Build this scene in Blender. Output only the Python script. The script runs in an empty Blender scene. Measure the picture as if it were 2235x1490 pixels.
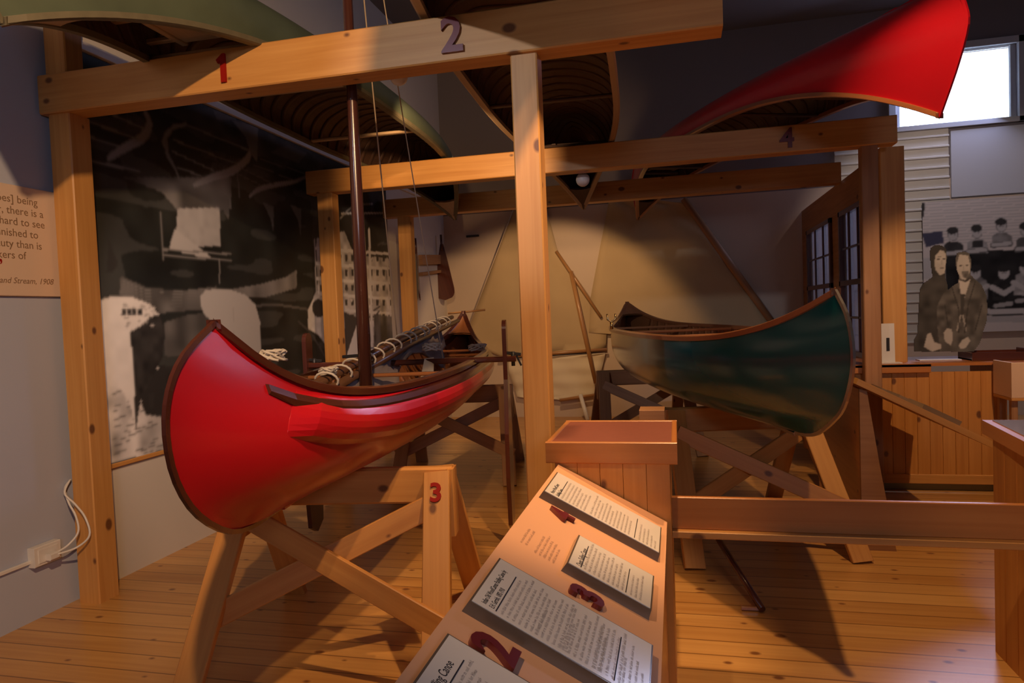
import bpy, math, random
import numpy as np
from mathutils import Vector, Matrix
random.seed(7)
rng = np.random.RandomState(11)
SC = bpy.context.scene
COL = SC.collection
PI = math.pi

# ------------------------------------------------------------------ camera
RX = Vector((0.9719, 0.2300, -0.0390))      # image right, in world
CAMX = (0.97226, 0.22995, -0.03940); CAMD = (-0.02929, -0.04690, -0.99847); CAMF = (-0.23221, 0.97189, -0.03882)
FPX, CXP, CYP, CAMH = 1501.0, 1117.5, 745.0, 1.45
cam_data = bpy.data.cameras.new('camera')
cam = bpy.data.objects.new('camera', cam_data); COL.objects.link(cam)
_f = Vector(CAMF).normalized(); _r = Vector(CAMX); _r = (_r - _f * _r.dot(_f)).normalized(); _u = _r.cross(_f)
cam.matrix_world = Matrix(((_r.x, _u.x, -_f.x, 0), (_r.y, _u.y, -_f.y, 0), (_r.z, _u.z, -_f.z, CAMH), (0, 0, 0, 1)))
cam_data.sensor_width = 36.0; cam_data.lens = 36.0 * FPX / 2235.0; cam_data.clip_start = 0.05; cam_data.clip_end = 60
SC.camera = cam

def ray(px, py): return _r * (px - CXP) - _u * (py - CYP) + _f * FPX
def at(px, py, X=None, Y=None, Z=None):
    """world point seen at a photo pixel on a plane X=, Y= or Z="""
    d = ray(px, py)
    t = X / d.x if X is not None else (Y / d.y if Y is not None else (Z - CAMH) / d.z)
    return Vector((0, 0, CAMH)) + d * t

# ------------------------------------------------------------------ world, lights, exposure
W = bpy.data.worlds.new('world'); SC.world = W; W.use_nodes = True
bg = W.node_tree.nodes['Background']; bg.inputs[0].default_value = (0.60, 0.52, 0.54, 1); bg.inputs[1].default_value = 0.035
SC.view_settings.view_transform = 'Standard'; SC.view_settings.look = 'None'
SC.view_settings.exposure = 0.18; SC.view_settings.gamma = 1.0; SC.view_settings.use_curve_mapping = False

WARM = (1.0, 0.58, 0.27); COOL = (0.50, 0.58, 1.0)
def spot(name, loc, target, power, angle, color=WARM, blend=0.5, radius=0.035):
    d = bpy.data.lights.new(name, 'SPOT'); d.energy = power; d.color = color
    d.spot_size = math.radians(angle); d.spot_blend = blend; d.shadow_soft_size = radius
    o = bpy.data.objects.new(name, d); COL.objects.link(o); o.location = loc
    o.rotation_euler = (Vector(target) - Vector(loc)).to_track_quat('-Z', 'Y').to_euler(); return o
def area(name, loc, target, power, w, h, color):
    d = bpy.data.lights.new(name, 'AREA'); d.shape = 'RECTANGLE'; d.size = w; d.size_y = h; d.energy = power; d.color = color
    o = bpy.data.objects.new(name, d); COL.objects.link(o); o.location = loc
    o.rotation_euler = (Vector(target) - Vector(loc)).to_track_quat('-Z', 'Y').to_euler(); return o

spot('track_spot_front', (-.15, 0.0, 3.2), (-2.9, 2.9, 2.0), 330, 72, (1.0, .60, .30), .5)
spot('track_spot_main', (0.05, 2.2, 3.5), (-1.3, 2.8, 0.0), 200, 56, WARM, .35)
spot('track_spot_panel', (-.95, 0.7, 3.5), (0.1, 2.1, 0.8), 95, 50, (1.0, .66, .40))
spot('track_spot_post', (-2.0, -1.0, 3.2), (-.75, 3.0, 2.35), 190, 24, (.84, .86, 1.0), .6)
spot('track_spot_beam', (-1.38, 3.85, 2.70), (-1.75, 5.6, 2.66), 120, 62)
spot('mural_fill_spot', (-1.5, 3.25, 2.52), (-3.2, 4.35, 1.25), 60, 68, (1.0, .68, .50))  # extra fill lamp, added only to brighten the mural
spot('track_spot_middle', (-1.40, 4.4, 2.58), (-2.7, 5.9, 1.1), 45, 60)
spot('track_spot_teal', (0.85, 3.36, 4.2), (0.65, 3.65, 0.0), 240, 75)
spot('track_spot_sail', (-1.3, 7.42, 2.62), (-1.7, 9.4, .75), 75, 96, WARM, .3)
spot('track_spot_counter', (2.0, 3.4, 3.3), (2.1, 5.7, 0.6), 170, 52, (1.0, .60, .32))
spot('track_spot_photo', (2.6, 6.9, 3.9), (3.3, 9.4, 1.8), 70, 75, (1.0, .78, .68))
spot('track_spot_wall', (-1.9, 6.3, 3.4), (-3.2, 6.6, 1.2), 210, 56, (1.0, .70, .48))
area('daylight_behind_camera', (1.4, -2.8, 2.5), (-1.4, 2.8, 1.6), 27, 0.9, 0.7, (.72, .76, 1.0))
area('daylight_high_window', (3.35, 9.3, 3.95), (1.6, 4.0, 0.5), 38, 1.1, 0.8, (0.55, 0.60, 1.0))

# ------------------------------------------------------------------ materials
def newmat(name):
    m = bpy.data.materials.new(name); m.use_nodes = True
    nt = m.node_tree; return m, nt, nt.nodes['Principled BSDF']
def plain(name, col, rough=0.5, metal=0.0, coat=0.0, noise=0.0, nscale=8.0, bump=0.0, spec=0.5):
    m, nt, b = newmat(name)
    b.inputs['Roughness'].default_value = rough; b.inputs['Metallic'].default_value = metal
    b.inputs['Coat Weight'].default_value = coat; b.inputs['Coat Roughness'].default_value = 0.15
    b.inputs['Specular IOR Level'].default_value = spec
    b.inputs['Base Color'].default_value = (*col, 1)
    if noise or bump:
        tc = nt.nodes.new('ShaderNodeTexCoord'); n = nt.nodes.new('ShaderNodeTexNoise')
        n.inputs['Scale'].default_value = nscale; n.inputs['Detail'].default_value = 6
        nt.links.new(tc.outputs['Object'], n.inputs['Vector'])
        if noise:
            mx = nt.nodes.new('ShaderNodeMix'); mx.data_type = 'RGBA'
            mx.inputs[6].default_value = (*[c * (1 - noise) for c in col], 1); mx.inputs[7].default_value = (*[min(1, c * (1 + noise)) for c in col], 1)
            nt.links.new(n.outputs['Fac'], mx.inputs[0]); nt.links.new(mx.outputs[2], b.inputs['Base Color'])
        if bump:
            bp = nt.nodes.new('ShaderNodeBump'); bp.inputs['Strength'].default_value = bump; bp.inputs['Distance'].default_value = 0.004
            nt.links.new(n.outputs['Fac'], bp.inputs['Height']); nt.links.new(bp.outputs['Normal'], b.inputs['Normal'])
    return m
def math_node(nt, op, a, b=None):
    n = nt.nodes.new('ShaderNodeMath'); n.operation = op
    for i, v in ((0, a), (1, b)):
        if v is None: continue
        if isinstance(v, (int, float)): n.inputs[i].default_value = v
        else: nt.links.new(v, n.inputs[i])
    return n.outputs[0]
def wood(name, light, dark, knots=True, rough=0.5, coat=0.0, plank=0.0, knotcol=(0.10, 0.03, 0.012), coords='UV', kscale=(1.7, 7.5), kamt=0.42, kr=.022):
    """procedural timber: u runs along the grain; plank>0 adds board joints across v"""
    m, nt, b = newmat(name); N = nt.nodes.new; L = nt.links.new
    tc = N('ShaderNodeTexCoord'); sep = N('ShaderNodeSeparateXYZ'); L(tc.outputs[coords], sep.inputs[0])
    oi = N('ShaderNodeObjectInfo')
    u, v = sep.outputs[0], sep.outputs[1]
    seed = math_node(nt, 'MULTIPLY', oi.outputs['Random'], 13.0)
    if plank:
        vs = math_node(nt, 'DIVIDE', v, plank); fl = math_node(nt, 'FLOOR', vs); fr = math_node(nt, 'FRACT', vs)
        wn = N('ShaderNodeTexWhiteNoise'); wn.noise_dimensions = '1D'; L(fl, wn.inputs['W']); pr = wn.outputs['Value']
        seed = math_node(nt, 'ADD', seed, math_node(nt, 'MULTIPLY', pr, 9.0))
    cm = N('ShaderNodeCombineXYZ'); L(math_node(nt, 'ADD', math_node(nt, 'MULTIPLY', u, 1.3), seed), cm.inputs[0]); L(math_node(nt, 'MULTIPLY', v, 34.0), cm.inputs[1]); L(seed, cm.inputs[2])
    n1 = N('ShaderNodeTexNoise'); n1.inputs['Scale'].default_value = 1.0; n1.inputs['Detail'].default_value = 5; n1.inputs['Distortion'].default_value = 0.6; L(cm.outputs[0], n1.inputs['Vector'])
    cm2 = N('ShaderNodeCombineXYZ'); L(math_node(nt, 'ADD', math_node(nt, 'MULTIPLY', u, 0.8), seed), cm2.inputs[0]); L(math_node(nt, 'MULTIPLY', v, 5.0), cm2.inputs[1])
    n2 = N('ShaderNodeTexNoise'); n2.inputs['Scale'].default_value = 1.0; n2.inputs['Detail'].default_value = 2; L(cm2.outputs[0], n2.inputs['Vector'])
    fac = math_node(nt, 'ADD', math_node(nt, 'MULTIPLY', n1.outputs['Fac'], 0.65), math_node(nt, 'MULTIPLY', n2.outputs['Fac'], 0.45))
    if plank: fac = math_node(nt, 'ADD', fac, math_node(nt, 'MULTIPLY', math_node(nt, 'SUBTRACT', pr, 0.5), 0.30))
    rp = N('ShaderNodeValToRGB'); rp.color_ramp.elements[0].position = 0.33; rp.color_ramp.elements[0].color = (*light, 1)
    rp.color_ramp.elements[1].position = 0.82; rp.color_ramp.elements[1].color = (*dark, 1); L(fac, rp.inputs[0])
    colr = rp.outputs[0]
    if knots:
        ck = N('ShaderNodeCombineXYZ'); L(math_node(nt, 'ADD', math_node(nt, 'MULTIPLY', u, kscale[0]), seed), ck.inputs[0]); L(math_node(nt, 'ADD', math_node(nt, 'MULTIPLY', v, kscale[1]), seed), ck.inputs[1])
        vo = N('ShaderNodeTexVoronoi'); vo.voronoi_dimensions = '2D'; vo.inputs['Scale'].default_value = 1.0; L(ck.outputs[0], vo.inputs['Vector'])
        # anisotropic cell metric corrected so knots come out as short ellipses
        sp = N('ShaderNodeVectorMath'); sp.operation = 'SUBTRACT'; L(ck.outputs[0], sp.inputs[0]); L(vo.outputs['Position'], sp.inputs[1])
        s2 = N('ShaderNodeSeparateXYZ'); L(sp.outputs[0], s2.inputs[0])
        dx = math_node(nt, 'DIVIDE', s2.outputs[0], kscale[0] * 1.5); dy = math_node(nt, 'DIVIDE', s2.outputs[1], kscale[1])
        dd = math_node(nt, 'SQRT', math_node(nt, 'ADD', math_node(nt, 'MULTIPLY', dx, dx), math_node(nt, 'MULTIPLY', dy, dy)))
        sc = N('ShaderNodeSeparateColor'); L(vo.outputs['Color'], sc.inputs[0])
        rad = math_node(nt, 'MULTIPLY', math_node(nt, 'MAXIMUM', math_node(nt, 'SUBTRACT', sc.outputs[0], 1 - kamt), 0.0), kr / kamt)
        k = N('ShaderNodeMapRange'); k.inputs[1].default_value = -0.004; k.inputs[2].default_value = 0.006; k.inputs[3].default_value = 1; k.inputs[4].default_value = 0
        L(math_node(nt, 'SUBTRACT', dd, rad), k.inputs[0])
        kf = math_node(nt, 'MULTIPLY', k.outputs[0], math_node(nt, 'GREATER_THAN', sc.outputs[0], 1 - kamt * 0.8))
        mx = N('ShaderNodeMix'); mx.data_type = 'RGBA'; mx.inputs[7].default_value = (*knotcol, 1)
        L(math_node(nt, 'MULTIPLY', kf, 0.85), mx.inputs[0]); L(colr, mx.inputs[6]); colr = mx.outputs[2]
    if plank:
        e = math_node(nt, 'MINIMUM', fr, math_node(nt, 'SUBTRACT', 1.0, fr))
        g = N('ShaderNodeMapRange'); g.inputs[1].default_value = 0.0; g.inputs[2].default_value = 0.0055 / plank; g.inputs[3].default_value = 1; g.inputs[4].default_value = 0; L(e, g.inputs[0])
        mg = N('ShaderNodeMix'); mg.data_type = 'RGBA'; mg.inputs[7].default_value = (dark[0] * .25, dark[1] * .2, dark[2] * .2, 1)
        L(math_node(nt, 'MULTIPLY', g.outputs[0], 0.95), mg.inputs[0]); L(colr, mg.inputs[6]); colr = mg.outputs[2]
    L(colr, b.inputs['Base Color']); b.inputs['Roughness'].default_value = rough; b.inputs['Coat Weight'].default_value = coat; b.inputs['Coat Roughness'].default_value = 0.2
    bp = N('ShaderNodeBump'); bp.inputs['Strength'].default_value = 0.12; bp.inputs['Distance'].default_value = 0.003; L(n1.outputs['Fac'], bp.inputs['Height']); L(bp.outputs[0], b.inputs['Normal'])
    return m
def printed(name, rough=0.45):
    m, nt, b = newmat(name); a = nt.nodes.new('ShaderNodeAttribute'); a.attribute_name = 'print'
    nt.links.new(a.outputs['Color'], b.inputs['Base Color']); b.inputs['Roughness'].default_value = rough; b.inputs['Specular IOR Level'].default_value = .25; return m

M = {}
M['pine'] = wood('pine_timber', (0.70, 0.375, 0.12), (0.50, 0.22, 0.05), rough=0.48, kamt=.6, kr=.024)
M['pine_horse'] = wood('pine_trestle', (0.64, 0.32, 0.09), (0.46, 0.19, 0.045), rough=0.45)
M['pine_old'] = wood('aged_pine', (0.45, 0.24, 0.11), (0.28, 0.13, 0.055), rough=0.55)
M['board'] = wood('pine_boarding', (0.62, 0.28, 0.065), (0.42, 0.155, 0.028), plank=0.092, rough=0.42, coat=0.1)
M['boards'] = wood('orange_pine_boards', (0.64, 0.30, 0.075), (0.46, 0.18, 0.035), rough=0.42, coat=0.1)
M['oak'] = wood('stained_rail', (0.54, 0.22, 0.06), (0.40, 0.135, 0.03), knots=False, rough=0.35, coat=0.2)
M['floor'] = wood('floorboards', (0.64, 0.35, 0.11), (0.45, 0.205, 0.05), plank=0.128, coords='Object', rough=0.30, coat=0.15, kscale=(2.6, 7.8), kamt=0.6, knotcol=(0.15, 0.045, 0.015), kr=.017)
M['mahog'] = wood('mahogany', (0.105, 0.028, 0.016), (0.05, 0.013, 0.008), knots=False, rough=0.22, coat=0.6)
M['cedar'] = wood('varnished_cedar', (0.42, 0.17, 0.06), (0.26, 0.085, 0.03), knots=False, rough=0.3, coat=0.5)
M['spardark'] = wood('dark_spar', (0.20, 0.095, 0.045), (0.11, 0.048, 0.022), knots=False, rough=0.4, coat=0.3)
M['spar'] = wood('spruce_spar', (0.45, 0.24, 0.09), (0.30, 0.14, 0.05), knots=False, rough=0.4, coat=0.3)
M['mast'] = wood('dark_mast', (0.10, 0.035, 0.025), (0.05, 0.016, 0.012), knots=False, rough=0.25, coat=0.6)
M['red'] = plain('red_canvas_paint', (0.44, 0.006, 0.014), 0.28, coat=0.35, noise=0.06, nscale=3)
M['red_top'] = plain('bright_red_paint', (0.58, 0.008, 0.02), 0.30, coat=0.4, noise=0.04, nscale=3)
M['teal'] = plain('teal_paint', (0.002, 0.098, 0.106), 0.2, coat=0.8)
M['green'] = plain('faded_green_canvas', (0.075, 0.098, 0.062), 0.6, noise=0.35, nscale=5, bump=0.2)
M['brownhull'] = plain('brown_hull_paint', (0.10, 0.055, 0.04), 0.5, noise=0.2)
M['darkin'] = wood('dark_inner_planking', (0.09, 0.045, 0.03), (0.045, 0.02, 0.014), knots=False, rough=0.6)
M['greyin'] = wood('weathered_inner_planking', (0.20, 0.15, 0.10), (0.12, 0.085, 0.055), knots=False, rough=0.7)
M['gunw_green'] = plain('green_brown_gunwale', (.12, .105, .065), .6, noise=.3, nscale=20)
M['gunw_pale'] = wood('pale_gunwale', (0.50, 0.38, 0.25), (0.36, 0.25, 0.15), knots=False, rough=0.5)
M['wallblue'] = plain('wall_paint_blue_grey', (0.46, 0.50, 0.62), 0.75, noise=0.03, nscale=2)
M['wall'] = plain('wall_paint_white', (0.60, 0.56, 0.50), 0.75, noise=0.03, nscale=2)
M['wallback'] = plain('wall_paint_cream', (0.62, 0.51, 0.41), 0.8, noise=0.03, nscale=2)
M['wallup'] = plain('shaded_upper_wall', (0.20, 0.175, 0.18), 0.85)  # shade on the upper back wall, put into a darker colour
M['ceil'] = plain('ceiling_paint', (0.16, 0.15, 0.155), 0.9)
M['bluewall'] = plain('wall_panel_grey', (0.50, 0.52, 0.55), 0.8)
M['white'] = plain('white_plastic', (0.75, 0.73, 0.70), 0.35)
M['rope'] = plain('cotton_rope', (0.78, 0.72, 0.62), 0.8, noise=0.1, nscale=60)
M['cord'] = plain('tan_rigging_cord', (0.62, 0.50, 0.36), 0.7)
M['canvas'] = plain('old_canvas', (0.50, 0.38, 0.22), 0.9, noise=0.16, nscale=1.6, bump=0.3)
M['canvas_pale'] = plain('pale_canvas', (0.74, 0.66, 0.50), 0.9, noise=0.08, nscale=2, bump=0.3)
M['sailgrey'] = plain('furled_grey_sail', (0.24, 0.20, 0.20), 0.85, noise=0.2, nscale=6, bump=0.4)
M['paint_board'] = plain('peach_board_paint', (0.80, 0.43, 0.235), 0.45, noise=0.02)
M['paper'] = plain('label_paper', (0.84, 0.78, 0.72), 0.22, coat=0.5)
M['frame'] = plain('bronze_label_frame', (0.16, 0.115, 0.08), 0.22, metal=0.1, coat=0.4)
M['ink'] = plain('black_ink', (0.012, 0.012, 0.014), 0.5)
M['inkgrey'] = plain('grey_ink', (0.30, 0.25, 0.23), 0.6)
M['inkbrown'] = plain('faded_brown_ink', (0.42, 0.26, 0.17), 0.6)
M['inkgold'] = plain('bronze_ink', (0.25, 0.15, 0.08), 0.5)
M['digit'] = plain('dark_red_number_paint', (0.16, 0.015, 0.015), 0.3, coat=0.4)
M['digitred'] = plain('red_number_paint', (0.30, 0.008, 0.004), 0.6, spec=.2)
M['quote'] = plain('quote_board_tan', (0.72, 0.55, 0.42), 0.6)
M['coltop'] = plain('brown_felt_top', (0.20, 0.055, 0.03), 0.8, noise=0.1, nscale=40)
M['brass'] = plain('brass', (0.55, 0.38, 0.16), 0.3, metal=1.0)
M['chrome'] = plain('polished_stem_band', (0.55, 0.52, 0.50), 0.25, metal=0.9)
M['black'] = plain('black_metal', (0.02, 0.02, 0.022), 0.4)
M['glass'] = plain('window_glass', (0.9, 0.95, 1.0), 0.02); M['glass'].node_tree.nodes['Principled BSDF'].inputs['Transmission Weight'].default_value = 1.0
M['curtain'] = plain('white_curtain', (0.72, 0.70, 0.72), 0.9)
_nt = M['curtain'].node_tree; _tl = _nt.nodes.new('ShaderNodeBsdfTranslucent'); _tl.inputs[0].default_value = (.85, .83, .85, 1); _ms = _nt.nodes.new('ShaderNodeMixShader'); _ms.inputs[0].default_value = .55
_nt.links.new(_nt.nodes['Principled BSDF'].outputs[0], _ms.inputs[1]); _nt.links.new(_tl.outputs[0], _ms.inputs[2]); _nt.links.new(_ms.outputs[0], _nt.nodes['Material Output'].inputs[0])
M['print'] = printed('photo_print')
M['siding'] = plain('painted_siding', (0.60, 0.57, 0.50), 0.7, noise=0.04)
M['greenkick'] = plain('green_grey_kickboard', (0.25, 0.24, 0.16), 0.8)
m, nt, b = newmat('bright_overcast_sky'); b.inputs['Emission Color'].default_value = (0.72, 0.82, 1.0, 1); b.inputs['Emission Strength'].default_value = 3.2; b.inputs['Base Color'].default_value = (0.8, 0.85, 1, 1); M['sky'] = m

# ------------------------------------------------------------------ mesh builder
class MB:
    def __init__(s): s.v = []; s.f = []; s.uv = []; s.sm = []
    def quad(s, idx, uvs, smooth=False): s.f.append(idx); s.uv.append(uvs); s.sm.append(smooth)
    def bar(s, p0, p1, w, h, up=(0, 0, 1), bev=0.004):
        """squared timber from p0 to p1, w across, h along 'up', edges chamfered"""
        p0, p1 = Vector(p0), Vector(p1); d = p1 - p0; L = d.length
        if L < 1e-6: return s
        d.normalize(); up = Vector(up)
        side = d.cross(up)
        if side.length < 1e-4: side = d.cross(Vector((1, 0, 0)))
        side.normalize(); upv = side.cross(d).normalized()
        bev = min(bev, w * .3, h * .3)
        a, c = w / 2, h / 2
        ring = [(-a + bev, -c), (a - bev, -c), (a, -c + bev), (a, c - bev), (a - bev, c), (-a + bev, c), (-a, c - bev), (-a, -c + bev)]
        per = [0]
        for i in range(8):
            x0, y0 = ring[i]; x1, y1 = ring[(i + 1) % 8]; per.append(per[-1] + math.hypot(x1 - x0, y1 - y0))
        b0 = len(s.v); off = random.random() * 3
        for P in (p0, p1):
            for x, y in ring: s.v.append(P + side * x + upv * y)
        for i in range(8):
            j = (i + 1) % 8
            s.quad([b0 + i, b0 + j, b0 + 8 + j, b0 + 8 + i], [(off, per[i] + off), (off, per[i + 1] + off), (off + L, per[i + 1] + off), (off + L, per[i] + off)])
        s.quad([b0 + 7 - i for i in range(8)], [(off + ring[7 - i][0] * .3, off + ring[7 - i][1]) for i in range(8)])
        s.quad([b0 + 8 + i for i in range(8)], [(off + ring[i][0] * .3, off + ring[i][1]) for i in range(8)])
        return s
    def box(s, x0, x1, y0, y1, z0, z1, grain='x', bev=0.003):
        if grain == 'x': return s.bar((x0, (y0 + y1) / 2, (z0 + z1) / 2), (x1, (y0 + y1) / 2, (z0 + z1) / 2), abs(y1 - y0), abs(z1 - z0), (0, 0, 1), bev)
        if grain == 'y': return s.bar(((x0 + x1) / 2, y0, (z0 + z1) / 2), ((x0 + x1) / 2, y1, (z0 + z1) / 2), abs(x1 - x0), abs(z1 - z0), (0, 0, 1), bev)
        return s.bar(((x0 + x1) / 2, (y0 + y1) / 2, z0), ((x0 + x1) / 2, (y0 + y1) / 2, z1), abs(x1 - x0), abs(y1 - y0), (0, 1, 0), bev)
    def tube(s, pts, r, n=10, closed=False):
        pts = [Vector(p) for p in pts]; rs = r if isinstance(r, (list, tuple)) else [r] * len(pts)
        b0 = len(s.v); m_ = len(pts); acc = 0; prev = None
        for i, p in enumerate(pts):
            if closed: d = pts[(i + 1) % m_] - pts[i - 1]
            else: d = pts[min(i + 1, m_ - 1)] - pts[max(i - 1, 0)]
            d.normalize()
            if prev is None:
                a = d.cross(Vector((0, 0, 1)));
                if a.length < 1e-3: a = d.cross(Vector((1, 0, 0)))
            else: a = prev - d * prev.dot(d)
            a.normalize(); prev = a; bb = d.cross(a)
            for k in range(n):
                t = 2 * PI * k / n; s.v.append(p + (a * math.cos(t) + bb * math.sin(t)) * rs[i])
        segs = m_ if closed else m_ - 1
        for i in range(segs):
            L = (pts[(i + 1) % m_] - pts[i]).length; i2 = (i + 1) % m_
            for k in range(n):
                k2 = (k + 1) % n
                s.quad([b0 + i * n + k, b0 + i * n + k2, b0 + i2 * n + k2, b0 + i2 * n + k], [(acc, k * .02), (acc, (k + 1) * .02), (acc + L, (k + 1) * .02), (acc + L, k * .02)], True)
            acc += L
        if not closed:
            s.quad([b0 + n - 1 - k for k in range(n)], [(0, 0)] * n); s.quad([b0 + (m_ - 1) * n + k for k in range(n)], [(0, 0)] * n)
        return s
    def grid(s, P, smooth=True, uv=None, flip=False):
        """P: rows of points"""
        b0 = len(s.v); R, Cn = len(P), len(P[0])
        for row in P: s.v.extend(Vector(p) for p in row)
        for i in range(R - 1):
            for j in range(Cn - 1):
                q = [b0 + i * Cn + j, b0 + i * Cn + j + 1, b0 + (i + 1) * Cn + j + 1, b0 + (i + 1) * Cn + j]
                U = [(uv(i, j)), (uv(i, j + 1)), (uv(i + 1, j + 1)), (uv(i + 1, j))] if uv else [(P[a][b_][0], P[a][b_][1]) for a, b_ in ((i, j), (i, j + 1), (i + 1, j + 1), (i + 1, j))]
                if flip: q.reverse(); U.reverse()
                s.quad(q, U, smooth)
        return s
    def prism(s, poly, n, th):
        """closed planar outline given thickness th along n"""
        n = Vector(n).normalized(); poly = [Vector(p) for p in poly]; k = len(poly); b0 = len(s.v)
        u = (poly[1] - poly[0]).normalized(); w = n.cross(u)
        s.v.extend([p + n * th for p in poly]); s.v.extend(poly)
        s.quad([b0 + i for i in range(k)], [(p.dot(u), p.dot(w)) for p in poly]); s.quad([b0 + k + k - 1 - i for i in range(k)], [(poly[k - 1 - i].dot(u), poly[k - 1 - i].dot(w)) for i in range(k)])
        for i in range(k):
            j = (i + 1) % k; s.quad([b0 + k + i, b0 + k + j, b0 + j, b0 + i], [(0, 0), ((poly[j] - poly[i]).length, 0), ((poly[j] - poly[i]).length, th), (0, th)])
        return s
    def sphere(s, c, r, n=16, sz=(1, 1, 1)):
        c = Vector(c); rows = []
        for i in range(n // 2 + 1):
            a = PI * i / (n // 2); rows.append([c + Vector((r * sz[0] * math.sin(a) * math.cos(2 * PI * j / n), r * sz[1] * math.sin(a) * math.sin(2 * PI * j / n), r * sz[2] * math.cos(a))) for j in range(n + 1)])
        return s.grid(rows, flip=True)
    def lathe(s, c, prof, n=24):
        c = Vector(c)
        return s.grid([[c + Vector((r * math.cos(2 * PI * j / n), r * math.sin(2 * PI * j / n), z)) for j in range(n + 1)] for r, z in prof])
    def build(s, name, mat, parent=None, label=None, recalc=True):
        me = bpy.data.meshes.new(name)
        off = Vector((0, 0, 0))
        o = bpy.data.objects.new(name, me)
        if parent is not None:
            o.parent = parent
            if not parent.get('_local'): off = worldloc(parent)
        else:
            if s.v:
                xs = [v.x for v in s.v]; ys = [v.y for v in s.v]; zs = [v.z for v in s.v]
                off = Vector(((min(xs) + max(xs)) / 2, (min(ys) + max(ys)) / 2, min(zs)))
            o.location = off
        if parent is not None and parent.get('_local'): o['_local'] = 1
        me.from_pydata([tuple(v - off) for v in s.v], [], s.f)
        uvl = me.uv_layers.new(name='UVMap'); k = 0; flat = []
        for u in s.uv:
            for a in u: flat += [a[0], a[1]]
        uvl.data.foreach_set('uv', flat)
        me.polygons.foreach_set('use_smooth', s.sm)
        me.materials.append(mat if not isinstance(mat, str) else M[mat])
        if recalc:
            import bmesh
            bm = bmesh.new(); bm.from_mesh(me); bmesh.ops.recalc_face_normals(bm, faces=bm.faces); bm.to_mesh(me); bm.free()
        me.update(); COL.objects.link(o)
        if label: o['label'] = label
        return o
def worldloc(o):
    l = Vector((0, 0, 0))
    while o is not None: l = l + o.location; o = o.parent
    return l
def thing(name, label, cat, loc=(0, 0, 0), group=None, local=False):
    o = bpy.data.objects.new(name, None); COL.objects.link(o); o.location = loc; o.empty_display_size = 0.1
    o['label'] = label; o['category'] = cat
    if group: o['group'] = group
    if local: o['_local'] = 1
    return o
def tag(o, label, cat, group=None):
    o['label'] = label; o['category'] = cat
    if group: o['group'] = group
    return o
def struct(name, mb, mat, **k):
    o = mb.build(name, mat, **k); o['kind'] = 'structure'; return o
def text_part(s, size, origin, right, up, mat, parent, name='lettering', extrude=0.001, offset=0.0, shear=0.0, align='LEFT', sx=1.0):
    cu = bpy.data.curves.new('t', 'FONT'); cu.body = s; cu.size = size; cu.extrude = extrude; cu.offset = offset; cu.shear = shear; cu.align_x = align
    cu.resolution_u = 3
    to = bpy.data.objects.new('t', cu); COL.objects.link(to)
    dg = bpy.context.evaluated_depsgraph_get(); me = bpy.data.meshes.new_from_object(to.evaluated_get(dg))
    COL.objects.unlink(to); bpy.data.objects.remove(to)
    r = Vector(right).normalized(); u = Vector(up).normalized(); n = r.cross(u); off = worldloc(parent)
    for v in me.vertices: v.co = Vector(origin) - off + r * v.co.x * sx + u * v.co.y + n * (v.co.z + extrude)
    me.materials.clear(); me.materials.append(M[mat]); me.name = name
    o = bpy.data.objects.new(name, me); o.parent = parent; COL.objects.link(o); return o

# ------------------------------------------------------------------ room shell
XL, YB = -3.2, 9.45
struct('floor', MB().grid([[(-3.6, -3.5, 0), (6, -3.5, 0)], [(-3.6, 9.6, 0), (6, 9.6, 0)]], False), 'floor')
struct('wall_left', MB().box(XL - .15, XL, 3.06, 9.6, 0, 5.0, 'y', 0), 'wall')
struct('wall_left', MB().box(XL - .15, XL, -3.5, 3.06, 0, 5.0, 'y', 0), 'wallblue')
wb = MB()
wb.box(XL - .15, 6.0, YB, YB + .15, 0, 2.9, 'x', 0)
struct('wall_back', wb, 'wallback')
wb = MB()
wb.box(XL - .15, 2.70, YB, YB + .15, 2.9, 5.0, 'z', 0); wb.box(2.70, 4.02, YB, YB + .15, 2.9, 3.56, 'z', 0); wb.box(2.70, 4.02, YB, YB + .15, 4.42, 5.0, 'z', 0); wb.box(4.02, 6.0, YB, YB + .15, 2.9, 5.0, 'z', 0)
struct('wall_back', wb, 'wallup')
struct('ceiling', MB().grid([[(-3.4, -3.5, 5), (6, -3.5, 5)], [(-3.4, 9.6, 5), (6, 9.6, 5)]], False), 'ceil')
struct('wall_right', MB().box(6.0, 6.15, -3.5, 9.6, 0, 5, 'y'), 'bluewall')
struct('trim_left', MB().box(XL, XL + .035, 3.1, 9.4, 3.02, 3.07, 'y'), 'white')
# high back window
wf = MB()
for a in ((2.64, 4.08, 4.42, 4.50), (2.64, 4.08, 3.50, 3.56)): wf.box(a[0], a[1], YB - .05, YB + .02, a[2], a[3], 'x')
for a in ((2.62, 2.70), (4.02, 4.10)): wf.box(a[0], a[1], YB - .05, YB + .02, 3.50, 4.50, 'z')
for a in ((2.70, 2.76), (3.96, 4.02)): wf.box(a[0], a[1], YB + .02, YB + .07, 3.56, 4.42, 'z')
wn = struct('window_1', wf, 'bluewall')
MB().box(2.70, 4.02, YB + .09, YB + .10, 3.56, 4.42, 'x').build('pane', 'glass', wn)
struct('window_2', MB().box(2.2, 4.6, YB + .45, YB + .50, 3.1, 4.9, 'x'), 'sky')  # glowing sky card added outside the high window, not a window itself

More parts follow.
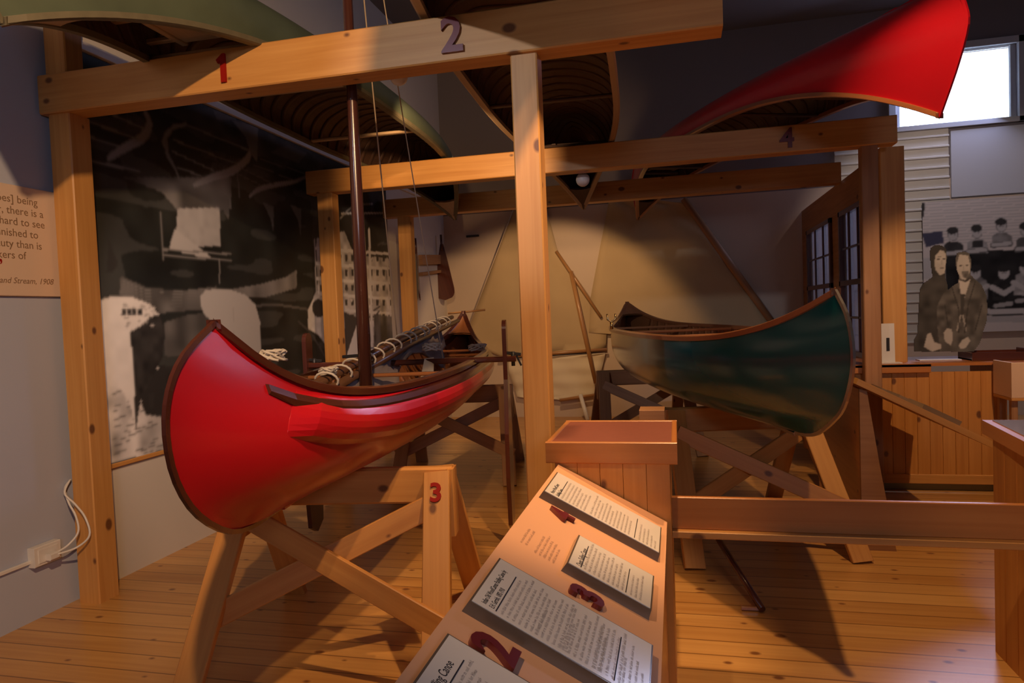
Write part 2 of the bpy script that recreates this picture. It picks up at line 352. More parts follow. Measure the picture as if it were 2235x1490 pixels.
# ------------------------------------------------------------------ timber frame
BT, BB = 2.785, 2.585
def beam(label, x0, x1, y0, y1, z0=BB, z1=BT, mat='pine'):
    return tag(MB().box(x0, x1, y0, y1, z0, z1, 'x', .006).build('timber_beam', mat), label, 'beam')
bA = beam('thick front pine crossbeam carrying the numbers 1 and 2', -3.18, 0.222, 2.96, 3.10)
MB().prism([Vector((x, 2.96, z)) for x, z in ((-2.065, 2.62), (-2.065, 2.755), (-2.078, 2.755), (-2.112, 2.728), (-2.104, 2.712), (-2.090, 2.722), (-2.090, 2.62))], (0, -1, 0), .014).build('number', 'digitred', bA)
text_part('2', 0.21, (-0.975, 2.96, 2.622), (1, 0, 0), (0, 0, 1), 'digit', bA, 'number', 0.008, 0.005)
bB = beam('second crossbeam, bright orange behind the mast, carrying the number 4', -3.14, 1.60, 5.55, 5.69)
text_part('4', 0.20, (0.80, 5.55, 2.62), (1, 0, 0), (0, 0, 1), 'digit', bB, 'number', 0.008, 0.005)
bC = beam('third and rearmost crossbeam in dim light', -3.14, 1.58, 7.19, 7.33)
def post(label, x0, x1, y0, y1, z0, z1, mat='pine'):
    return tag(MB().box(x0, x1, y0, y1, z0, z1, 'z', .006).build('timber_post', mat), label, 'post')
post('square pine post at far left beside the power outlet', -3.155, -3.022, 2.985, 3.12, 0, BB)
post('upper stub of pine post standing on the left end of the front beam', -3.155, -3.022, 2.985, 3.10, BT, 4.2)
post('weathered pale post in the middle of the picture under the front beam', -0.672, -0.553, 2.985, 3.10, 0, BB)
post('orange pine post right behind the dark mast at the left wall', -3.05, -2.905, 5.565, 5.69, 0, BB)
post('rear left pine post beside the paddle rack', -2.98, -2.83, 7.21, 7.33, 0, BB)
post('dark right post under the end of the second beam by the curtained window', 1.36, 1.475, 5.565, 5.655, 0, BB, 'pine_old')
post('knotty pine post standing on the counter beside the seated-couple standee', 1.565, 1.735, 5.86, 5.92, 0.965, 2.62)

# ------------------------------------------------------------------ canoes
def canoe(name, label, L, B, D, H, mats, k=3.4, ribs=30, seats=True, sponson=False, railfrac=1.0, p_=2.3, prof=None, sw=.008):
    """axis along local x, keel at z=0"""
    root = thing(name, label, 'canoe', local=True)
    hull_m, in_m, gun_m, stem_m, deck_m = mats
    prof = prof or [(-.42, .0), (-.20, .0), (.02, .045), (.10, .12), (.145, .23), (.13, .38), (.07, .50), (0, H)]
    pp = [(2 * prof[0][0] - prof[1][0], 0.0)] + list(prof) + [(prof[-1][0] * 2 - prof[-2][0], prof[-1][1] * 2 - prof[-2][1])]; ns = len(prof) - 1
    def E(t):
        """stem outline: t=0 keel, t=1 sheer tip"""
        g = min(max(t, 0), 1) * ns; i = min(int(g), ns - 1); f = g - i; r = []
        for c_ in (0, 1):
            a, b_, c, d = (pp[i + q][c_] for q in range(4)); r.append(.5 * (2 * b_ + (c - a) * f + (2 * a - 5 * b_ + 4 * c - d) * f * f + (3 * b_ - a - 3 * c + d) * f ** 3))
        return L / 2 + r[0], max(0, r[1])
    def S(u, t, side, inset=0.0):
        xe, ze = E(t); au = abs(u); th = t * PI / 2
        w = au ** (k - .6 * (1 - t))
        ym = B / 2 * math.sin(th) ** .62; zm = D * (1 - max(0, math.cos(th)) ** .82)
        y = ym * max(0, 1 - au ** p_) ** (1.35 - .35 * t)
        tumble = 1 - .05 * max(0, (t - .7) / .3) ** 2 * (1 - au)
        y *= tumble
        z = zm * (1 - w) + ze * w
        y2 = max(0, y - inset); z2 = z + inset * (1 - t) * 1.1; x = u * xe * (1 - inset * .35)
        return Vector((x, side * y2, z2))
    us = [math.sin(PI / 2 * (i / 36 - 1)) * .25 + (i / 36 - 1) * .75 for i in range(73)]
    us = [max(-1, min(1, (i - 36) / 36)) for i in range(73)]
    us = [math.copysign(abs(a) ** .8, a) for a in us]
    nt_ = 16
    ts = [i / nt_ for i in range(nt_ + 1)]
    def shell(inset, nm, mat, flip):
        mb = MB(); rows = []
        for u in us: rows.append([S(u, t, -1, inset) for t in reversed(ts)] + [S(u, t, 1, inset) for t in ts[1:]])
        mb.grid(rows, True, uv=lambda i, j: (us[i] * L / 2, j * .06), flip=flip)
        return mb.build(nm, mat, root, recalc=False)
    shell(0, 'hull', hull_m, False); shell(.010, 'inner_planking', in_m, True)
    # gunwales: outwale and inwale on each side
    def sweep(frames, nm, mat, parent=root):
        mb = MB(); n = len(frames[0]); rows = [list(fr) + [fr[0]] for fr in frames]
        mb.grid(rows, False, uv=lambda i, j: (i * L / 72, j * .02)); b0 = len(mb.v)
        for fr in (frames[0], frames[-1]):
            b0 = len(mb.v); mb.v.extend(fr); mb.quad([b0 + q for q in range(n)], [(0, 0)] * n)
        return mb.build(nm, mat, parent)
    for side in (-1, 1):
        fr = []
        for u in us:
            if abs(u) > railfrac: continue
            p = S(u, 1, side); o_ = .020 if abs(u) < .985 else .012
            fr.append([p + Vector((0, side * -.022, -.020)), p + Vector((0, side * o_, -.022)), p + Vector((0, side * (o_ + .003), .002)), p + Vector((0, side * o_ * .6, .008)), p + Vector((0, side * -.022, .008))])
        sweep(fr, 'gunwale', gun_m)
    # stem bands along both ends, carried on under the keel
    for e in (-1, 1):
        fr = []
        for t in [i / 24 for i in range(25)]:
            x, z = E(t); x1, z1 = E(min(1, t + .01)); x0, z0 = E(max(0, t - .01)); tx, tz = x1 - x0, z1 - z0; ll = math.hypot(tx, tz); nx, nz = tz / ll, -tx / ll
            c = Vector((e * x, 0, z)); nn = Vector((e * nx, 0, nz))
            fr.append([c - nn * .010 + Vector((0, -sw, 0)), c + nn * .005 + Vector((0, -sw * .7, 0)), c + nn * .005 + Vector((0, sw * .7, 0)), c - nn * .010 + Vector((0, sw, 0))])
        sweep(fr, 'stem_band', stem_m)
    kf = []
    for i in range(31):
        u = -1 + i / 15; p = S(u, 0, 1); kf.append([p + Vector((0, -.010, .004)), p + Vector((0, -.007, -.012)), p + Vector((0, .007, -.012)), p + Vector((0, .010, .004))])
    sweep(kf, 'keel', stem_m if not sponson else hull_m)
    # decks
    for e in (-1, 1):
        rows = []
        for i in range(9):
            u = e * (.86 + .14 * i / 8); a, b_ = S(u, 1, -1), S(u, 1, 1); sag = .025 * (1 - i / 8)
            rows.append([a + (b_ - a) * (j / 6) + Vector((e * -.05 * math.sin(PI * j / 6) * (1 - i / 8) * -1, 0, .004 + .010 * math.sin(PI * j / 6))) for j in range(7)])
        mb = MB(); mb.grid(rows, True, uv=lambda i, j: (i * .05, j * .02)); mb.grid([[q + Vector((0, 0, -.014)) for q in r_] for r_ in rows], True, flip=True)
        mb.build('deck', deck_m, root)
    for u in (-.52, -.12, .30, .58):
        a, b_ = S(u, 1, -1, .02), S(u, 1, 1, .02); d = Vector((0, 0, -.018))
        MB().bar(a + d, b_ + d, .045, .02, bev=.006).build('thwart', deck_m, root)
    if seats:
        for u in (-.62, .62):
            mb = MB(); w_ = .14
            for dx in (-w_, w_):
                a, b_ = S(u + dx / (L / 2), .86, -1, .015), S(u + dx / (L / 2), .86, 1, .015); zz = min(a.z, b_.z); mb.bar(a, b_, .035, .022)
            for yy in (-.14, .14):
                zz = S(u, .86, 1).z; mb.bar((u * L / 2 - w_, yy, zz), (u * L / 2 + w_, yy, zz), .035, .022)
            zz = S(u, .86, 1).z; mb.box(u * L / 2 - w_ + .02, u * L / 2 + w_ - .02, -.13, .13, zz - .004, zz + .004)
            mb.build('seat', deck_m, root)
    for i in range(ribs):
        u = -.84 + 1.68 * (i + .5) / ribs; du = .022 / (L / 2); rows = []
        for uu in (u - du, u + du):
            rows.append([S(uu, t, -1, .015) for t in reversed(ts)] + [S(uu, t, 1, .015) for t in ts[1:]])
        rows = [[S(u - du, t, sd, .009) for sd, t in [(-1, t) for t in reversed(ts)] + [(1, t) for t in ts[1:]]]] + rows + [[S(u + du, t, sd, .009) for sd, t in [(-1, t) for t in reversed(ts)] + [(1, t) for t in ts[1:]]]]
        MB().grid(rows, True, uv=lambda i, j: (j * .06, i * .02), flip=True).build('rib', deck_m if in_m != 'darkin' else in_m, root, recalc=False)
    if sponson:
        for side in (-1, 1):
            fr = []
            for i in range(49):
                u = -.87 + 1.74 * i / 48; e_ = min(1, (1 - abs(u) / .87) / .045 + .0); tpr = .62 + .38 * min(1, (1 - abs(u) / .87) / .3)
                if i in (0, 48): e_ = .02
                top = S(u, .985, side); bot = S(u * .972, .985 - .34 * tpr, side); out = Vector((0, side, 0)); ring = []
                for j in range(9):
                    a = PI * j / 8; hs = S(u * (1 - .028 * j / 8), .985 - .34 * tpr * j / 8, side); q = hs.lerp(top.lerp(bot, j / 8), .3) + out * (.058 * tpr * min(1, e_) * math.sin(a) ** .6 + (-.004 if j in (0, 8) else .002)); ring.append(q)
                for j in (6, 4, 2): ring.append(S(u * (1 - .028 * j / 8), .985 - .34 * tpr * j / 8, side) + Vector((0, -side * .004, 0)))
                fr.append(ring)
            sweep(fr, 'sponson', hull_m)
            fr = []
            for i in range(49):
                u = -.92 + 1.84 * i / 48; p = S(u, .99 - .05 * abs(u) ** 5, side); e_ = min(1, (1 - abs(u) / .92) / .05); p = p + Vector((0, side * (.006 + .030 * min(1, max(0, (.90 - abs(u)) / .1))), -.040))
                fr.append([p + Vector((0, -side * .03, -.026 * (.4 + .6 * e_))), p + Vector((0, side * .012, -.024 * (.4 + .6 * e_))), p + Vector((0, side * .018, 0)), p + Vector((0, side * .010, .022)), p + Vector((0, -side * .03, .024))])
            sweep(fr, 'rub_rail', gun_m)
    root['S'] = 0; del root['S']
    return root, S
def place(root, near_tip, far_tip, H, L, invert=False):
    """put the sheer-tip of the +x end at near_tip with the axis heading to far_tip"""
    n, f_ = Vector(near_tip), Vector(far_tip); d = (n - f_); tilt = math.atan2(d.z, math.hypot(d.x, d.y)); rz = math.atan2(d.y, d.x)
    R_ = Matrix.Rotation(rz, 4, 'Z') @ Matrix.Rotation(-tilt, 4, 'Y')
    if invert: R_ = R_ @ Matrix.Rotation(PI, 4, 'X')
    R_.translation = n - (R_ @ Vector((L / 2, 0, H)))
    root.matrix_world = R_
    return R_

RP = [(-.40, 0), (-.20, 0), (-.024, .03), (.144, .13), (.241, .25), (.273, .38), (.248, .49), (.164, .58), (0, .66)]
TP = [(-.42, 0), (-.21, .03), (-.036, .12), (.06, .20), (.125, .33), (.136, .44), (.097, .57), (0, .68)]
UP = [(-.32, 0), (-.15, .0), (.05, .04), (.125, .10), (.165, .18), (.178, .28), (.112, .46), (0, .68)]
red, Sred = canoe('sailing_canoe', 'large red canvas sailing canoe with mast, sitting on the trestles at left', 4.86, .90, .355, .66, ('red', 'cedar', 'mahog', 'mahog', 'cedar'), sponson=True, k=8.0, prof=RP)
place(red, (-1.31, 1.75, 1.462), (-2.05, 6.55, 1.50), .66, 4.86)
teal, Steal = canoe('teal_canoe', 'dark teal canoe with varnished wooden inside, on trestles at right', 4.65, .96, .45, .68, ('teal', 'cedar', 'cedar', 'chrome', 'cedar'), k=6.0, prof=TP)
place(teal, (0.655, 3.12, 1.50), (-.51, 7.62, 1.535), .68, 4.65)
UQ = [(x, z * .60 / .68) for x, z in UP]
c1, _ = canoe('green_canoe', 'faded green canoe stored upside down on the beams at upper left', 5.21, .92, .285, .60, ('green', 'darkin', 'gunw_green', 'gunw_green', 'gunw_pale'), ribs=34, k=4.2, prof=UQ)
place(c1, (-2.185, 1.91, 2.50), (-2.28, 7.12, 2.50), .60, 5.21, True)
c2, _ = canoe('brown_canoe', 'upside-down canoe with dark inside and pale gunwales above the middle post', 5.8, .90, .285, .60, ('brownhull', 'darkin', 'gunw_pale', 'mahog', 'darkin'), ribs=30, k=4.2, prof=UQ)
place(c2, (-.60, 1.27, 2.51), (-.88, 7.06, 2.50), .60, 5.8, True)
c4, _ = canoe('red_canoe', 'bright red canoe stored upside down on the beams at upper right, before the window', 4.6, .84, .26, .68, ('red_top', 'darkin', 'cedar', 'red_top', 'darkin'), ribs=28, k=3.6, prof=UP)
place(c4, (1.386, 4.1, 2.402), (-.40, 8.34, 2.52), .68, 4.6, True)

# gear of the sailing canoe (positions along, across, height)
AX = Vector((-.1524, .9883, 0)); PX_ = Vector((.9883, .1524, 0)); N0 = Vector((-1.31, 1.75, 0))
def G(s, l, z): return N0 + AX * s + PX_ * l + Vector((0, 0, z))
mp = G(1.47, 0, 0)
mast = tag(MB().tube([(mp.x, mp.y, .88), (mp.x, mp.y, 2.0), (mp.x, mp.y, 2.6), (mp.x, mp.y, 4.6)], [.034, .031, .026, .018], 16).build('mast', 'mast'), 'tall dark round mast stepped in the red sailing canoe', 'mast')
MB().bar((mp.x - .12, mp.y, 1.27), (mp.x - .02, mp.y, 1.275), .016, .016).build('cleat', 'black', mast)
def rope_pts(a, b, sag=0, n=14):
    a, b = Vector(a), Vector(b); return [a.lerp(b, i / n) + Vector((0, 0, -sag * 4 * (i / n) * (1 - i / n))) for i in range(n + 1)]
def rope(label, a, b, r=.0045, sag=0.03, mat='cord'):
    return tag(MB().tube(rope_pts(a, b, sag), r, 6).build('rigging_line', mat), label, 'rope')
top = Vector((mp.x, mp.y + .02, 4.5))
rope('brightly lit halyard running down the mast to the left gunwale', top, at(869, 757, Y=4.6))
rope('thinner dark rigging line slanting right to the leeboard bar', top, at(972, 812, Y=4.25), .0035)
# leeboards
s0 = 2.36
lb = thing('leeboard', 'pair of dark wooden leeboards clamped to a bar across the red sailing canoe', 'leeboard', tuple(G(s0, 0, 1.17)))
MB().bar(G(s0, -.66, 1.175), G(s0, .70, 1.175), .05, .035, bev=.008).build('crossbar', 'mahog', lb)
for l, zt, lean in ((-.655, 1.385, 0), (.62, 1.42, 0)):
    pts = []
    for i in range(13):
        a = PI * i / 12; pts.append((math.cos(a) * .055, zt - .055 + math.sin(a) * .055))
    out = [(.055, zt - .055), (.052, 1.05), (.12, .72), (.135, .45), (.10, .15), (.0, .10), (-.10, .15), (-.135, .45), (-.12, .72), (-.052, 1.05)]
    poly = [G(s0 + x, l, z) for x, z in [(p[0], p[1]) for p in pts[::-1]] + out]
    MB().prism(poly, PX_, .026).build('blade', 'mahog', lb)
for l in (-.60, .68):
    mb = MB().tube([G(s0, l, 1.13), G(s0, l, 1.22)], .012, 8); mb.bar(G(s0, l - .05, 1.215), G(s0, l + .05, 1.20), .012, .02); mb.bar(G(s0, l + .02, 1.20), G(s0, l + .05, 1.13), .010, .012); mb.build('wing_nut', 'black', lb)
# furled spars with lashings
sa, sb = G(.95, -.18, 1.13), G(4.35, -.03, 1.45)
sp = thing('furled_sail', 'furled grey sail lashed to two brown spars inside the red sailing canoe', 'sail', tuple(sa))
for dl, dz in ((0, 0), (.055, -.035)):
    o_ = PX_ * dl + Vector((0, 0, dz)); MB().tube([sa + o_, sa.lerp(sb, .5) + o_ + Vector((0, 0, .02)), sb + o_], [.022, .026, .018], 12).build('spar', 'spardark', sp)
for i in range(15):
    t = .10 + .055 * i + .008 * math.sin(i * 3); c = sa.lerp(sb, t) + PX_ * .028 + Vector((0, 0, .002 + .02 * math.sin(t * PI))); d = (sb - sa).normalized()
    e1 = PX_; e2 = d.cross(e1).normalized()
    ring = [c + e1 * math.cos(a) * .056 + e2 * math.sin(a) * .042 + d * .02 * math.sin(a) for a in [2 * PI * q / 14 for q in range(14)]]
    MB().tube(ring, .006, 6, closed=True).build('lashing', 'rope', sp)
rows = []
for i in range(25):
    t = .16 + .66 * i / 24; c = sa.lerp(sb, t)
    rows.append([c + PX_ * (.02 + .20 * (j / 7) * (.5 + .5 * math.sin(i * .5))) + Vector((0, 0, -.03 - (.20 * (j / 7)) * (.6 + .4 * math.sin(i * .9)) + .012 * math.sin(j * 2 + i))) for j in range(8)])
mb = MB().grid(rows, True); o = mb.build('cloth', 'sailgrey', sp); sm = o.modifiers.new('s', 'SOLIDIFY'); sm.thickness = .006
cr = [at(x, y, Y=3.9) for x, y in ((876, 785), (835, 822), (826, 826), (862, 805))]
MB().prism([G(1.75, .20, 1.04), G(2.0, .24, 1.05), G(2.45, .16, 1.19), G(2.35, .12, 1.19)], (0, 0, 1), .006).build('sail_corner', 'canvas_pale', sp)
def coil(label, c, r, n=4, mat='rope'):
    c = Vector(c); pts = []
    for i in range(n * 12): a = 2 * PI * i / 12; rr = r * (1 + .25 * math.sin(i * 1.7)); pts.append(c + Vector((math.cos(a) * rr, math.sin(a) * rr * .7, .012 + .05 * r / .06 * (.5 + .5 * math.sin(i * .61)))))
    return tag(MB().tube(pts, .006, 6).build('rope_coil', mat), label, 'rope')
coil('tangle of white rope behind the near bow of the red sailing canoe', at(594, 792, Y=2.75), .055, 5)
coil('small white rope coil just left of the mast foot', at(717, 822, Y=3.05), .04, 4)
coil('bundle of white rope knotted on the furled spars', at(943, 768, Y=4.35), .055, 5)
coil('white rope coil near the far seat of the red sailing canoe', at(1042, 768, Y=5.2), .06, 4)
tag(MB().tube([at(978, 684, Y=6.62), at(1059, 676, Y=6.66)], .010, 8).build('tiller_stick', 'spar'), 'short tan stick laid across the far tip of the red sailing canoe', 'stick')

# oarlocks on teal canoe
ol = thing('oarlock', 'small brass forked oarlock on the left gunwale of the teal canoe', 'oarlock', tuple(at(1335, 712, Y=5.0)))
c = at(1335, 712, Y=5.0)
mb = MB().tube([c + Vector((0, 0, -.02)), c + Vector((0, 0, .03))], .012, 8); mb.tube([c + Vector((-.03, 0, .09)), c + Vector((-.028, 0, .05)), c + Vector((0, 0, .03)), c + Vector((.028, 0, .05)), c + Vector((.03, 0, .09))], .007, 8); mb.build('fork', 'brass', ol)

# ------------------------------------------------------------------ trestles
def trestle(label, cx, cy, rz, top, length, spread, mat='pine_horse', number=None, lw=.115):
    root = thing('trestle', label, 'trestle', (cx, cy, 0), 'wooden trestles carrying the two canoes on the floor')
    ca, sn = math.cos(rz), math.sin(rz)
    def T(x, y, z): return Vector((cx + ca * x - sn * y, cy + sn * x + ca * y, z))
    hl = length / 2; bh = .16
    MB().bar(T(-hl, 0, top - bh / 2), T(hl, 0, top - bh / 2), .05, bh, bev=.01).build('top_rail', mat, root)
    legs = {}
    for sx in (-1, 1):
        for sy in (-1, 1):
            a = T(sx * (hl - .06), sy * .045, top - .02); b_ = T(sx * (hl + .0), sy * spread / 2, .0)
            d = (b_ - a).normalized(); side = T(1, 0, 0) - T(0, 0, 0)
            legs[(sx, sy)] = (a, b_)
            l = MB().bar(a, b_, lw, .042, up=T(0, 1, 0) - T(0, 0, 0)); l.v = [Vector((v.x, v.y, max(v.z, 0.0))) for v in l.v]; lo = l.build('leg', mat, root)
            if number and (sx, sy) == (1, -1): numleg = lo
    for sx in (-1, 1):
        MB().bar(T(sx * (hl - .005), 0, top - .005), T(sx * (hl - .005), 0, top - .30), .10, .03, up=T(1, 0, 0) - T(0, 0, 0)).build('gusset', mat, root)
    for k_, (fa, fb, dy) in enumerate((((-1, .10), (1, .66), -.035), ((1, .10), (-1, .66), .035))):
        pa = legs[(fa[0], -1)]; pb = legs[(fb[0], -1)]
        a = pa[0].lerp(pa[1], fa[1] + .05); b_ = pb[0].lerp(pb[1], fb[1]); dv = T(0, dy, 0) - T(0, 0, 0); ex = (b_ - a).normalized() * .06
        MB().bar(a + dv - ex * .2, b_ + dv + ex, .10, .022, up=(T(0, 1, 0) - T(0, 0, 0))).build('cross_brace', mat, root)
    if number:
        a, b_ = legs[(1, -1)]; d = (b_ - a).normalized(); r = (T(1, 0, 0) - T(0, 0, 0)); n = r.cross(-d).normalized()
        p = a + d * .135 + n * .0215 - r * .030
        text_part(number, .115, p, r, -d, 'digitred', root, 'number', .004, .003)
    return root
trestle('near pine trestle with a red number 3 under the red sailing canoe', -1.465, 2.80, .152, .792, .98, 1.10, number='3')
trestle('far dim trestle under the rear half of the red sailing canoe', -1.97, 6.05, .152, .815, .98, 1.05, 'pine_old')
trestle('near trestle under the teal canoe behind the reading rail', .365, 4.62, .235, .812, .93, 1.30, 'pine_horse')
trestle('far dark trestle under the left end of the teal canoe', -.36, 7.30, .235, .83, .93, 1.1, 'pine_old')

# ------------------------------------------------------------------ reading stand with label plaques
CX0, CX1, CYF, CYK = -.445, -.035, 2.46, 2.93
col = thing('display_pillar', 'square boarded pine pillar with a felt-topped cap at the end of the label desk', 'pillar', (-.24, 2.7, 0))
mb = MB()
for i in range(5):
    x = CX0 + (CX1 - CX0) * i / 5; mb.box(x + .0005, x + (CX1 - CX0) / 5 - .0005, CYF, CYF + .02, 0, .92, 'z', .001)
mb.box(CX1 - .02, CX1, CYF + .02, CYK, 0, .92, 'z'); mb.box(CX0, CX0 + .02, CYF + .02, CYK, 0, .92, 'z'); mb.box(CX0 + .02, CX1 - .02, CYK - .02, CYK, 0, .92, 'z')
mb.build('body', 'boards', col)
mb = MB(); mb.box(-.475, -.008, 2.445, 2.465, .905, .982, 'x'); mb.box(-.475, -.008, 2.93, 2.95, .905, .982, 'x'); mb.box(-.475, -.455, 2.465, 2.93, .905, .982, 'y'); mb.box(-.028, -.008, 2.465, 2.93, .905, .982, 'y'); mb.build('cap_frame', 'oak', col)
MB().box(-.455, -.028, 2.465, 2.93, .93, .978, 'x').build('felt_top', 'coltop', col)

HX, HZ, LX, LZ = -.43, .90, -.05, .70
vd = Vector((LX - HX, 0, LZ - HZ)); VL = vd.length; vd.normalize(); nd = Vector((.2, 0, .38)).normalized()
def PL(y, v, o_=0.0): return Vector((HX, y, HZ)) + vd * v + nd * o_
desk = thing('label_desk', 'long sloping peach-painted reading desk with numbered canoe labels in the foreground', 'reading desk', (-.24, 1.4, 0))
mb = MB(); mb.prism([PL(.3, 0, -.02), PL(.3, VL, -.02), PL(2.45, VL, -.02), PL(2.45, 0, -.02)], nd, .02); mb.build('sloping_top', 'paint_board', desk)
mb = MB(); mb.box(HX + .02, HX + .045, .3, 2.45, 0, .86, 'y'); mb.box(LX - .035, LX - .01, .3, 2.45, 0, .685, 'y'); mb.build('base_panel', 'oak', desk)
UPT = -vd; RT = Vector((0, 1, 0))
def glyphs(parent, y0, v0, rows_, wid, lh, xh, o_, mat, name='text_lines', ragged=.25):
    """lines of small unreadable print: clusters of fine strokes; v runs down the page"""
    mb = MB()
    for r in range(rows_):
        y = y0; end = y0 + wid * (1 - ragged * random.random() * (1 if r < rows_ - 1 else 2.2)); v = v0 + r * lh
        while y < end:
            for k_ in range(random.randint(2, 8)):
                hh = xh * random.choice((1, 1, 1, 1.5, 1.4)); w_ = xh * .17
                a, b_, c_, d_ = PL(y, v, o_), PL(y + w_, v, o_), PL(y + w_, v - hh, o_), PL(y, v - hh, o_); i0 = len(mb.v); mb.v += [a, b_, c_, d_]; mb.quad([i0, i0 + 1, i0 + 2, i0 + 3], [(0, 0)] * 4)
                if random.random() < .4:
                    vv_ = v - xh * random.choice((0, .45, .8)); a, b_, c_, d_ = PL(y, vv_, o_), PL(y + xh * .6, vv_, o_), PL(y + xh * .6, vv_ - w_, o_), PL(y, vv_ - w_, o_); i0 = len(mb.v); mb.v += [a, b_, c_, d_]; mb.quad([i0, i0 + 1, i0 + 2, i0 + 3], [(0, 0)] * 4)
                y += xh * .62
            y += xh * .7
    ob = mb.build(name, mat, parent, recalc=False); ob['kind'] = 'stuff'; return ob
def plaque(label, y0, y1, v0, v1, titles, paras, rules, foot, tsize, tx=.25):
    T_ = .024; mb = MB(); wf_ = .008
    A = [PL(y0, v0), PL(y1, v0), PL(y1, v1), PL(y0, v1)]; sh = .004
    Bt = [PL(y0 + sh, v0 + sh, T_), PL(y1 - sh, v0 + sh, T_), PL(y1 - sh, v1 - sh, T_), PL(y0 + sh, v1 - sh, T_)]
    mb.v = A + Bt
    for i in range(4): mb.quad([i, (i + 1) % 4, 4 + (i + 1) % 4, 4 + i], [(0, 0)] * 4)
    mb.quad([4, 5, 6, 7], [(0, 0)] * 4); mb.quad([3, 2, 1, 0], [(0, 0)] * 4)
    pl = mb.build('label_plaque', 'frame', desk, label)
    mb = MB(); mb.prism([PL(y0 + wf_, v0 + wf_, T_), PL(y0 + wf_, v1 - wf_, T_), PL(y1 - wf_, v1 - wf_, T_), PL(y1 - wf_, v0 + wf_, T_)], nd, .0012); mb.build('paper', 'paper', pl)
    O = T_ + .0016; v = v0 + .018 + tsize
    for i, tt in enumerate(titles):
        text_part(tt, tsize, PL(y0 + .022, v, O - .0006), RT, UPT, 'ink', pl, 'title', .0003, 0.0, sx=tx / 1.0); v += tsize * 1.05
    for rv in rules:
        MB().prism([PL(y0 + .018, rv, O), PL(y0 + .018, rv + .0022, O), PL(y1 - .05, rv + .0022, O), PL(y1 - .05, rv, O)], nd, .0004).build('rule_line', 'ink', pl)
    for (pv, rows_, wid) in paras: glyphs(pl, y0 + .02, pv, rows_, wid, .0125, .0048, O, 'inkgrey')
    for (pv, rows_, wid) in foot: glyphs(pl, y0 + .02, pv, rows_, wid, .0125, .0045, O, 'inkgrey', 'footnote', .55)
    return pl
plaque('narrow paddling canoe label beside the number 4', 2.022, 2.278, .012, .404, ['Morris Wood/Canvas', 'Paddling Canoe'], [(.078, 7, .19), (.175, 6, .19), (.250, 5, .19)], [.062, .315], [(.335, 5, .17)], .017, .72)
plaque('short sailing canoe label beside the number 3', 1.622, 1.842, .160, .392, ['Open Sailing Canoe'], [(.212, 9, .17)], [.198, .318], [(.335, 4, .15)], .023, .66)
plaque('largest label, with two glare spots, between the numbers 3 and 2', 1.226, 1.466, .020, .402, ['Indian Old Wood/Canvas Paddling Canoe by', 'E.H. Gerrish, 1892-1910'], [(.092, 7, .19), (.165, 6, .19), (.222, 7, .19), (.288, 5, .19)], [.076, .325], [(.345, 4, .16)], .0165, .56)
plaque('nearest label, cut off by the lower edge of the picture', .86, 1.102, .022, .402, ['Wood Paddling Canoe'], [(.088, 8, .19), (.19, 8, .19)], [.072, .325], [(.34, 4, .16)], .023, .70)
glyphs(desk, 1.655, .045, 2, .11, .014, .0052, .0006, 'inkbrown', 'faint_print'); glyphs(desk, 1.64, .088, 5, .14, .0125, .0050, .0006, 'inkbrown', 'faint_print')
def deskdigit(s, y, v, size): return text_part(s, size, PL(y, v, 0), RT, UPT, 'digit', desk, 'number', .006, .0035)
deskdigit('4', 1.935, .135, .105); deskdigit('3', 1.525, .275, .115); deskdigit('2', 1.128, .150, .125)

# front rail between pillar and right-hand stand
rl = thing('barrier_rail', 'horizontal wooden barrier rail running from the pillar to the right-hand stand', 'rail', (.6, 2.6, .6))
MB().box(CX1 + .001, 1.228, 2.59, 2.612, .632, .752, 'x').build('face_board', 'oak', rl)
MB().box(CX1 + .001, 1.228, 2.562, 2.70, .606, .632, 'x').build('shelf_board', 'pine', rl)

# right-hand stand
st = thing('display_stand', 'boarded pine stand with a thick top at the right edge of the picture', 'stand', (1.6, 2.8, 0))
mb = MB(); 
for i in range(8): mb.box(1.23, 1.25, 2.33 + i * .1, 2.428 + i * .1, 0, .89, 'z')
mb.box(1.25, 2.0, 3.11, 3.13, 0, .89, 'z'); mb.box(1.25, 2.0, 2.33, 2.35, 0, .89, 'z'); mb.build('body', 'boards', st)
tp = [Vector((1.205, 3.16, .89)), Vector((1.155, 2.70, .89)), Vector((1.30, 2.2, .89)), Vector((2.1, 2.2, .89)), Vector((2.1, 3.16, .89))]
MB().prism(tp, (0, 0, 1), .055).build('stand_top', 'oak', st)
MB().prism([p_.lerp(Vector((1.65, 2.7, .89)), .06) + Vector((0, 0, .055)) for p_ in tp], (0, 0, 1), .004).build('glossy_inlay', plain('glossy_laminate', (.35, .30, .36), .08, coat=1.0), st)

# second reading desk in front of the counter, and the counter
d2 = thing('sloping_desk', 'sloping pine reading desk seen from its end, in front of the right-hand counter', 'reading desk', (1.3, 5, 0))
h2, l2 = Vector((1.0, 4.3, .972)), Vector((1.72, 4.3, .59)); sl = (l2 - h2).normalized(); n2 = Vector((-sl.z, 0, sl.x)).normalized()
if n2.z < 0: n2 = -n2
MB().prism([h2, l2, l2 + Vector((0, 1.24, 0)), h2 + Vector((0, 1.24, 0))], n2, .035).build('sloping_top', 'pine', d2)
mb = MB(); mb.box(1.02, 1.045, 4.34, 5.54, 0, .94, 'y'); mb.build('rear_board', 'boards', d2)
MB().prism([Vector((1.02, 4.34, 0)), Vector((1.20, 4.34, 0)), Vector((1.12, 4.34, .5)), Vector((1.06, 4.34, .93)), Vector((1.02, 4.34, .94))], (0, -1, 0), .03).build('end_support', 'pine_old', d2)
